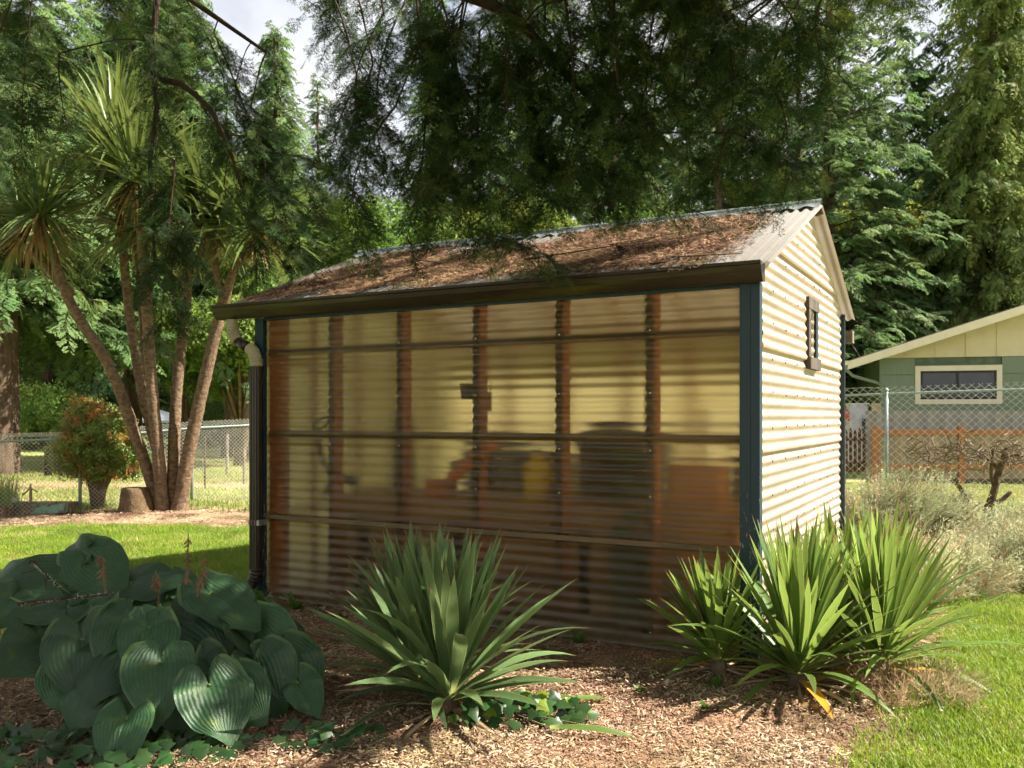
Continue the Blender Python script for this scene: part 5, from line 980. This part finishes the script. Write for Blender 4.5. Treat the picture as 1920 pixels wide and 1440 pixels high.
def hosta_mesh(seed, bend, fold, wav):
    r = np.random.default_rng(seed); na, nr = 64, 9; V, uv = [], []; ph = r.uniform(0, 6, 3)
    ths = np.linspace(-math.pi+.02, math.pi-.02, na); asy = 1+.06*r.normal()
    for k in range(nr+1):
        q = (k/nr)**.85
        for th in ths:
            R = np.interp(abs(th), TA, TRD)*(asy if th > 0 else 1/asy); x, y = q*R*math.cos(th), q*R*math.sin(th)
            wid = max(.06, .56*math.sin(math.pi*min(1, max(0, (x+.46)/1.46))**.8)); uv.append((x, max(-1, min(1, y/wid)))); 
            z = fold*abs(y)*(1 if x > 0 else 1.2)-.30*y*y - bend*max(0, x)**2*.5 + (.10*x*x if x < 0 else 0) + wav*q*q*(math.sin(5*th+ph[0])*.03+math.sin(9*th+ph[1])*.015)+.005*math.sin(y*40)*q*(1-q*.5)
            z += .05*math.exp(-((x)**2+y*y)/.02)*-1; xx = x*(1-.12*bend*max(0, x)); V.append((xx, y, z))
    f = [(k*na+i, k*na+i+1, (k+1)*na+i+1, (k+1)*na+i) for k in range(nr) for i in range(na-1)]
    m = MB(); m.add(V, f); m.uv = uv; return m.mesh('hosta_leaf', HM, True)
HMS = [hosta_mesh(400+i, b, f, w) for i, (b, f, w) in enumerate(((.35,.10,1.0),(.7,.22,1.3),(.5,.05,1.5),(1.0,.30,1.0),(.25,.16,1.8),(.8,.0,1.2)))]
HL = [ ((-1.96,4.02,0.41),(-1.88,3.88,0.15),1,0.75), ((-1.67,3.95,0.28),(-1.62,3.84,0.05),1,0.75), ((-1.46,4.05,0.30),(-1.40,3.92,0.11),1.15,0.7), ((-1.60,4.25,0.43),(-1.31,4.05,0.38),1.1,0.6), ((-2.18,4.10,0.39),(-2.28,3.92,0.28),1.2,0.6), ((-2.25,4.40,0.58),(-2.57,4.30,0.66),1,0.5), ((-2.16,4.50,0.70),(-1.91,4.35,0.55),0.85,0.7), ((-2.22,4.55,0.70),(-2.43,4.60,0.60),0.9,0.5), ((-1.92,4.45,0.59),(-1.63,4.40,0.63),0.9,0.35), ((-2.08,4.20,0.42),(-1.79,4.05,0.48),1,0.5), ((-2.14,4.25,0.51),(-2.35,4.10,0.51),0.9,0.3), ((-1.84,4.10,0.38),(-1.67,3.98,0.26),1,0.6), ((-1.48,4.35,0.56),(-1.18,4.15,0.44),0.75,0.4), ((-1.39,4.30,0.45),(-1.25,4.15,0.29),1,0.7), ((-1.25,4.30,0.39),(-1.02,4.15,0.26),0.9,0.5), ((-1.18,4.15,0.26),(-1.05,4.00,0.07),1.05,0.75), ((-1.08,4.20,0.27),(-0.92,4.08,0.07),1,0.7), ((-1.14,4.40,0.36),(-0.97,4.25,0.24),0.7,0.4), ((-1.28,4.02,0.20),(-1.09,3.90,0.06),1,0.7), ((-1.50,3.95,0.20),(-1.42,3.82,0.05),1,0.6), ((-2.05,4.00,0.25),(-1.95,3.90,0.10),0.9,0.7), ((-1.75,4.40,0.49),(-1.84,4.30,0.40),1,0.6), ((-2.04,4.45,0.59),(-2.10,4.35,0.48),0.9,0.5), ((-2.55,4.60,0.64),(-2.77,4.60,0.62),1,0.4), ((-1.71,4.50,0.59),(-1.59,4.40,0.52),0.8,0.5), ((-1.76,4.30,0.41),(-1.70,4.20,0.27),0.9,0.6), ((-2.44,4.30,0.54),(-2.53,4.20,0.43),1,0.5), ((-1.42,4.20,0.31),(-1.27,4.05,0.17),0.9,0.6), ((-0.99,4.12,0.18),(-0.89,4.02,0.05),0.8,0.7) ]
hc = np.array(S(-1.78, 4.35, 0)); hosta = empty('hosta', tuple(hc), 0, 'large blue-green hosta clump with ribbed heart-shaped leaves in the left foreground', 'hosta')
STM = pmat('hosta_petiole', (.13,.19,.05), (.09,.14,.04), .5, 8, coord='Object'); r = np.random.default_rng(77)
hl = [(sv(a), sv(b), w, k) for a, b, w, k in HL]
for i in range(26):                                    # leaves deeper in the clump and round its far side
    a = r.uniform(0, 6.283); q = r.uniform(.25, 1.0); R_ = .78*q; z = .62*(1-q*q*.75)+r.uniform(-.12, .02); b0 = hc+np.array((R_*math.cos(a)*1.05, R_*math.sin(a)*.75, max(.14, z-.06))); d = np.array((math.cos(a), math.sin(a), -.55-.5*q))*.22; b1 = b0+d
    if b1[2] < .03: b1[2] = .03
    hl.append((b0, b1, r.uniform(.85, 1.05), .15))
camv = np.array(CAM)
for i, (a, b, w, k) in enumerate(hl):
    X = b-a; L = np.linalg.norm(X); L = max(L, .20); X = X/np.linalg.norm(X); tc_ = camv-a; tc_ /= np.linalg.norm(tc_); n = tc_*k+np.array((0,0,1))*(1-k)+r.normal(0, .10, 3); n = n-X*n.dot(X); n /= np.linalg.norm(n); Y = np.cross(n, X)
    Rm = Matrix((Vector(X), Vector(Y), Vector(n))).transposed(); s = L*1.02
    link('leaf', HMS[i % 6], hosta, tuple(a-hc), Rm.to_euler(), (s, s*w*.98, s))
    rt = np.array((r.uniform(-.12, .12), r.uniform(-.10, .10), 0)); pa = a-hc; part('petiole', STM, lambda m: m.tube([tuple(rt), tuple(rt*.6+pa*.4+np.array((0,0,.10))), tuple(pa*.85+np.array((0,0,.03))), tuple(pa-n*.004)], [.011,.010,.008,.006], 6), hosta, True)
SS = [ ((-1.61,4.35,0.48),(-1.61,4.40,0.84)), ((-1.54,4.30,0.51),(-1.49,4.30,0.73)), ((-1.71,4.28,0.54),(-1.71,4.24,0.68)), ((-1.98,4.30,0.59),(-1.98,4.26,0.75)), ((-2.11,4.20,0.56),(-2.10,4.20,0.74)), ((-2.06,4.10,0.48),(-2.05,4.06,0.62)) ]
SD = pmat('seed_pod', (.30,.19,.10), (.17,.10,.06), .8, 10, trans=.1, coord='Object')
for a, b in SS[:4]:
    a, b = sv(a)-hc, sv(b)-hc; st_ = part('seed_stalk', SD, lambda m: m.tube([(a[0]*.5, a[1]*.5, 0), tuple(a), tuple((a+b)/2+np.array((.01,0,0))), tuple(b)], [.005,.005,.004,.002], 5), hosta)
    def pods(m):
        for k in range(26):
            q = r.uniform(.35, 1.02); p = a+(b-a)*q; an = r.uniform(0, 6.28); d = np.array((math.cos(an)*.7, math.sin(an)*.7, -.8+r.uniform(-.2,.4))); d = d/np.linalg.norm(d)*r.uniform(.025, .045); m.tube([tuple(p), tuple(p+d*.55), tuple(p+d)], [.0015, .0045, .001], 4, False)
    part('seed_head', SD, pods, st_)
# lichen-covered twigs that dropped on the hosta
def lichen_twig(label, p0, p1, seed):
    r = np.random.default_rng(seed); a, b = np.array(S(*p0)), np.array(S(*p1)); pts = [a+(b-a)*q+r.normal(0, .008, 3) for q in np.linspace(0, 1, 7)]; t = empty('fallen_branch', tuple(a), 0, label, 'branch', 'branches lying on the hosta')
    part('stem', M['stem'], lambda m: (m.tube([tuple(p-a) for p in pts], list(np.linspace(.008, .004, 7)), 6), m.tube([tuple(pts[3]-a), tuple(pts[3]-a+np.array((.03,-.02,-.07)))], .003, 4), m.tube([tuple(pts[2]-a), tuple(pts[2]-a+np.array((-.05,-.06,-.02)))], .003, 4)), t, True)
    LM = pmat('lichen_%d' % seed, (.42,.45,.36), (.30,.33,.24), .9, 40, coord='Object')
    def li(m):
        for k in range(140):
            q = r.uniform(.05, 1); p = a+(b-a)*q; d = r.normal(0, 1, 3); d = d/np.linalg.norm(d)*r.uniform(.006, .022); e = r.normal(0, .002, 3); m.add([tuple(p-a+e), tuple(p-a-e), tuple(p-a+d)], [(0,1,2)])
    part('lichen', LM, li, t)
lichen_twig('thick lichen-covered branch lying across the hosta leaves', (-2.27, 4.05, .555), (-1.84, 4.10, .60), 1)
lichen_twig('thin lichened twig leaning on the upper left hosta leaf', (-2.30, 4.22, .73), (-2.12, 4.14, .62), 2)

# ------------------------------------------------------------------ ivy, weeds, ferns
IVM = pmat('ivy_leaf', (.020,.055,.016), (.034,.080,.022), .28, 30, spec=.55, trans=.12, orand=.4, coord='Object'); IVY = pmat('young_ivy_leaf', (.22,.30,.03), (.15,.25,.03), .4, 20, trans=.35, coord='Object')
def ivy_mesh(mat, s):
    o = [(0,0),(-.12,.30),(.08,.34),(.20,.62),(.44,.36),(1.0,0),(.44,-.36),(.20,-.62),(.08,-.34),(-.12,-.30)]; m = MB(); V = [(.18*1,0,.05)]+[(x, y, .10*abs(y)*-1+.02*math.sin(7*x+s)-.10*x*x) for x, y in o]; m.add(V, [(0, i+1, (i+1) % 10+1) for i in range(10)]); return m.mesh('ivy_leaf', mat, True)
IV = [ivy_mesh(IVM, i) for i in range(3)]; IVYM = [ivy_mesh(IVY, 5)]
def ivy(label, c, ru, rv, n, young, seed, hmax=.12, smin=.045, smax=.085):
    r = np.random.default_rng(seed); c0 = np.array(S(*c)); t = empty('ivy', tuple(c0), 0, label, 'ivy', 'ivy patches along the bed edge')
    def vines(m):
        for k in range(7):
            a = r.uniform(0, 6.28); m.tube([(0,0,.01), (ru*.5*math.cos(a), rv*.5*math.sin(a), .03), (ru*math.cos(a+.3), rv*math.sin(a+.3), .02)], .003, 4, False)
    part('vine', M['bark_grey'], vines, t)
    for i in range(n):
        a = r.uniform(0, 6.283); q = math.sqrt(r.uniform(0, 1)); p = np.array((q*ru*math.cos(a), q*rv*math.sin(a), r.uniform(.02, hmax)*(1-.5*q))); p = np.array((p[0]*RT[0]+p[1]*FW[0], p[0]*RT[1]+p[1]*FW[1], p[2]))
        n_ = np.array((-.1*FW[0], -.1*FW[1], 1))*1.0-np.array((FW[0], FW[1], 0))*r.uniform(.1, .9)+r.normal(0, .25, 3); n_ /= np.linalg.norm(n_); X = np.array((-FW[0], -FW[1], -.3))+r.normal(0, .6, 3); X -= n_*X.dot(n_); X /= np.linalg.norm(X); Y = np.cross(n_, X)
        ms = IVYM[0] if r.uniform() < young else IV[i % 3]; s = r.uniform(smin, smax); link('leaf', ms, t, tuple(p), Matrix((Vector(X), Vector(Y), Vector(n_))).transposed().to_euler(), s)
ivy('glossy ivy at the bottom edge right of the middle yucca', (.02, 4.12, .02), .34, .16, 85, .12, 1, .14)
ivy('dark ivy carpeting the ground at the lower left under the hosta', (-1.85, 3.72, .0), .75, .24, 210, 0, 2, .10)
ivy('dark ivy between the hosta and the middle yucca at the bottom edge', (-.80, 3.86, .0), .30, .16, 45, 0, 3, .08)
for k, (x, y, s, lb) in enumerate(((-1.10,-.10,.10,'small ferny weed at the foot of the front wall, right of the middle'), (-3.30,-.22,.16,'ferny weed patch by the left end of the front wall'), (-3.55,-.32,.20,'bright fern tuft beside the downpipe shoe'), (-2.75,-.35,.10,'low weed before the left part of the front wall'), (-3.05,-.62,.12,'weed beside the right edge of the hosta by the wall'), (-.05,-.95,.06,'tiny weed seedling in the mulch before the right yuccas'), (-.42,-.85,.05,'tiny yellow-green weed in the mulch between the yuccas'), (-.10,-.58,.09,'small three-leaved bramble shoot in front of the low yucca'))):
    r = np.random.default_rng(500+k); m = MB()
    for i in range(16):
        a = r.uniform(0, 6.28); e = r.uniform(.3, 1.3); L = s*r.uniform(.6, 1.3); d = np.array((math.cos(a)*math.cos(e), math.sin(a)*math.cos(e), math.sin(e))); sd = np.array((-math.sin(a), math.cos(a), 0))
        for j in range(7):
            q = (j+1)/7; p = d*L*q+np.array((0,0,-.3*L*q*q))
            for sg in (-1, 1): w = sd*sg*s*.28*(1.1-q); m.add([tuple(p), tuple(p+w*.6+d*s*.10), tuple(p+w+d*s*.05), tuple(p+w*.5-d*s*.06)], [(0,1,2,3)])
    o = m.obj('weed', M['weed'], None); o.location = (x, y, .01); tag(o, lb, 'weed', 'weeds in the mulch bed')

# ------------------------------------------------------------------ grey bush, pruned shrub and dry grass right of the shed
def spray_mesh(name, mat, n, L, w, seed, spread=.5, kids=6):
    """upright wiry stem bundle with fine leaves"""
    r = np.random.default_rng(seed); V, Fc = [], []
    for i in range(n):
        a = r.uniform(0, 6.28); t = r.uniform(0, spread); d = np.array((math.cos(a)*math.sin(t), math.sin(a)*math.sin(t), math.cos(t))); l = L*r.uniform(.6, 1.1); p = np.array((r.normal(0,.03), r.normal(0,.03), 0)); sd = np.cross(d, r.normal(0,1,3)); sd = sd/np.linalg.norm(sd)*w; k = len(V); V += [p-sd, p+sd, p+d*l]; Fc.append((k, k+1, k+2))
        for j in range(kids):
            q = p+d*l*r.uniform(.25, 1); e = d+r.normal(0, .6, 3); e = e/np.linalg.norm(e)*r.uniform(.02, .05); f = np.cross(e, r.normal(0,1,3)); f = f/np.linalg.norm(f)*w*1.4; k = len(V); V += [q-f, q+f, q+e]; Fc.append((k, k+1, k+2))
    m = MB(); m.add(V, Fc); return m.mesh(name, mat)
LV = [spray_mesh('silver_spray_%d' % i, M['lav'], 12, .28, .0036, 600+i, .6, 8) for i in range(2)]+[spray_mesh('dry_spray', M['grass_dry'], 12, .28, .0028, 605, .6, 4)]
LVD = [spray_mesh('dry_stalks_%d' % i, M['grass_dry'], 22, .24, .0022, 610+i, 1.0, 2) for i in range(2)]
def bush(name, label, c, R, n, src, seed, tilt=(0,0), group=None, stems=True):
    r = np.random.default_rng(seed); t = empty(name, c, 0, label, 'bush', group); Pp, D, U = [], [], []
    for i in range(n):
        d = r.normal(0, 1, 3); d[2] = abs(d[2]); d /= np.linalg.norm(d); q = r.uniform(.25, 1)**.6; p = d*np.array(R)*q; Pp.append(p); dd = d+np.array((tilt[0], tilt[1], .5))+r.normal(0, .3, 3); D.append(dd)
    D = np.array(D); D /= np.linalg.norm(D, axis=1, keepdims=True); X = np.cross(D, r.normal(0, 1, D.shape)); X /= np.linalg.norm(X, axis=1, keepdims=True)
    # sprays grow along their local +Z
    Y = np.cross(D, X); b = np.arcsin(np.clip(-X[:,2], -1, 1)); e = np.stack([np.arctan2(Y[:,2], D[:,2]), b, np.arctan2(X[:,1], X[:,0])], 1)
    scatter('sprays', Pp, e, r.uniform(.6, 1.15, n), src, t, 'stuff')
    if stems:
        def sm(m):
            for k in range(46):
                a = r.uniform(0, 6.28); q = r.uniform(.4, 1); m.tube([(0,0,0), (R[0]*.4*q*math.cos(a)+tilt[0]*.1, R[1]*.4*q*math.sin(a), R[2]*.35), (R[0]*.85*q*math.cos(a)+tilt[0]*.3, R[1]*.85*q*math.sin(a), R[2]*.8*r.uniform(.6,1))], [.009,.006,.003], 4, False)
        part('stems', M['stem'], sm, t)
    return t
bush('silver_bush', 'wiry silver-leaved bush by the fence right of the gable wall', S(3.95, 8.9, 0), (.80, .65, .74), 460, LV, 1, (.5, .1), 'grey bushes right of the shed')
bush('silver_bush', 'silver-leaved bush in the sun below the pruned shrub', S(4.75, 8.6, 0), (.75, .55, .40), 300, LV, 2, (.2, 0), 'grey bushes right of the shed')
bush('silver_bush', 'pale wiry bush at the right edge before the fence', S(4.55, 7.4, 0), (.8, .6, .38), 380, LV, 3, (0, 0), 'grey bushes right of the shed')
bush('dry_grass_clump', 'tan dry grass matted below the silver bushes', S(3.45, 7.3, 0), (.58, .75, .30), 380, LVD[:1]+LV, 4, (.2, -.2), 'dry grass right of the yuccas', False)
bush('dry_grass_clump', 'dry straw lying at the foot of the right-hand yucca', (.78, -.20, 0), (.38, .35, .04), 40, LVD, 5, (0, 0), 'dry grass right of the yuccas', False)
ps = empty('pruned_shrub', S(5.95, 11.2, -.03), TH, 'hard-pruned woody shrub with stubby dead branches at the right edge', 'shrub')
BM = pmat('stubby_bark', (.13,.09,.05), (.05,.032,.02), .9, 12, bump=.8, bscale=40)
for pts, rad in (([(0,0,0),(.04,0,.18),(.10,0,.36),(.16,.02,.58),(.24,.02,.82)], .040), ([(0,0,.02),(-.10,0,.20),(-.16,.02,.38),(-.22,.0,.45)], .030), ([(.06,0,.25),(.16,-.02,.30),(.24,-.02,.38)], .028), ([(.12,0,.42),(.08,0,.55),(.10,0,.80)], .020), ([(.16,.02,.58),(.10,.02,.66),(-.02,0,.72)], .020), ([(.2,.02,.7),(.30,.02,.74),(.42,.02,.70)], .018)):
    part('branch', BM, lambda m: m.tube(dense(pts, 4), list(np.linspace(rad, rad*.6, 4*(len(pts)-1)+1)), 7), ps, True)
ps.scale = (1.45, 1.45, 1.3)
def tangle(m):
    r = np.random.default_rng(8)
    for i in range(260):
        p = np.array((r.uniform(-.62, .62), r.normal(0, .15), .76+r.normal(0, .07))); d = np.array((r.normal(0, 1), r.normal(0, .5), r.normal(0, .45))); d = d/np.linalg.norm(d)*r.uniform(.06, .17); m.tube([tuple(p-d/2), tuple(p+r.normal(0, .012, 3)), tuple(p+d/2)], [.007, .006, .004], 4, False)
part('twig_tangle', pmat('grey_twig', (.22,.165,.115), (.11,.08,.055), .9, 10, coord='Object'), tangle, ps)
scatter('shrub_leaves', [(r.uniform(-.5,.1), r.normal(0,.1), .62+r.normal(0,.05)) for _ in range(30)], r.uniform(0, 6.28, (30, 3)), r.uniform(.4, .8, 30), [leaf_clump('small_yellow_leaf', M['leaf_yel'], 8, .06, .03, .012, 3)], ps, 'stuff')
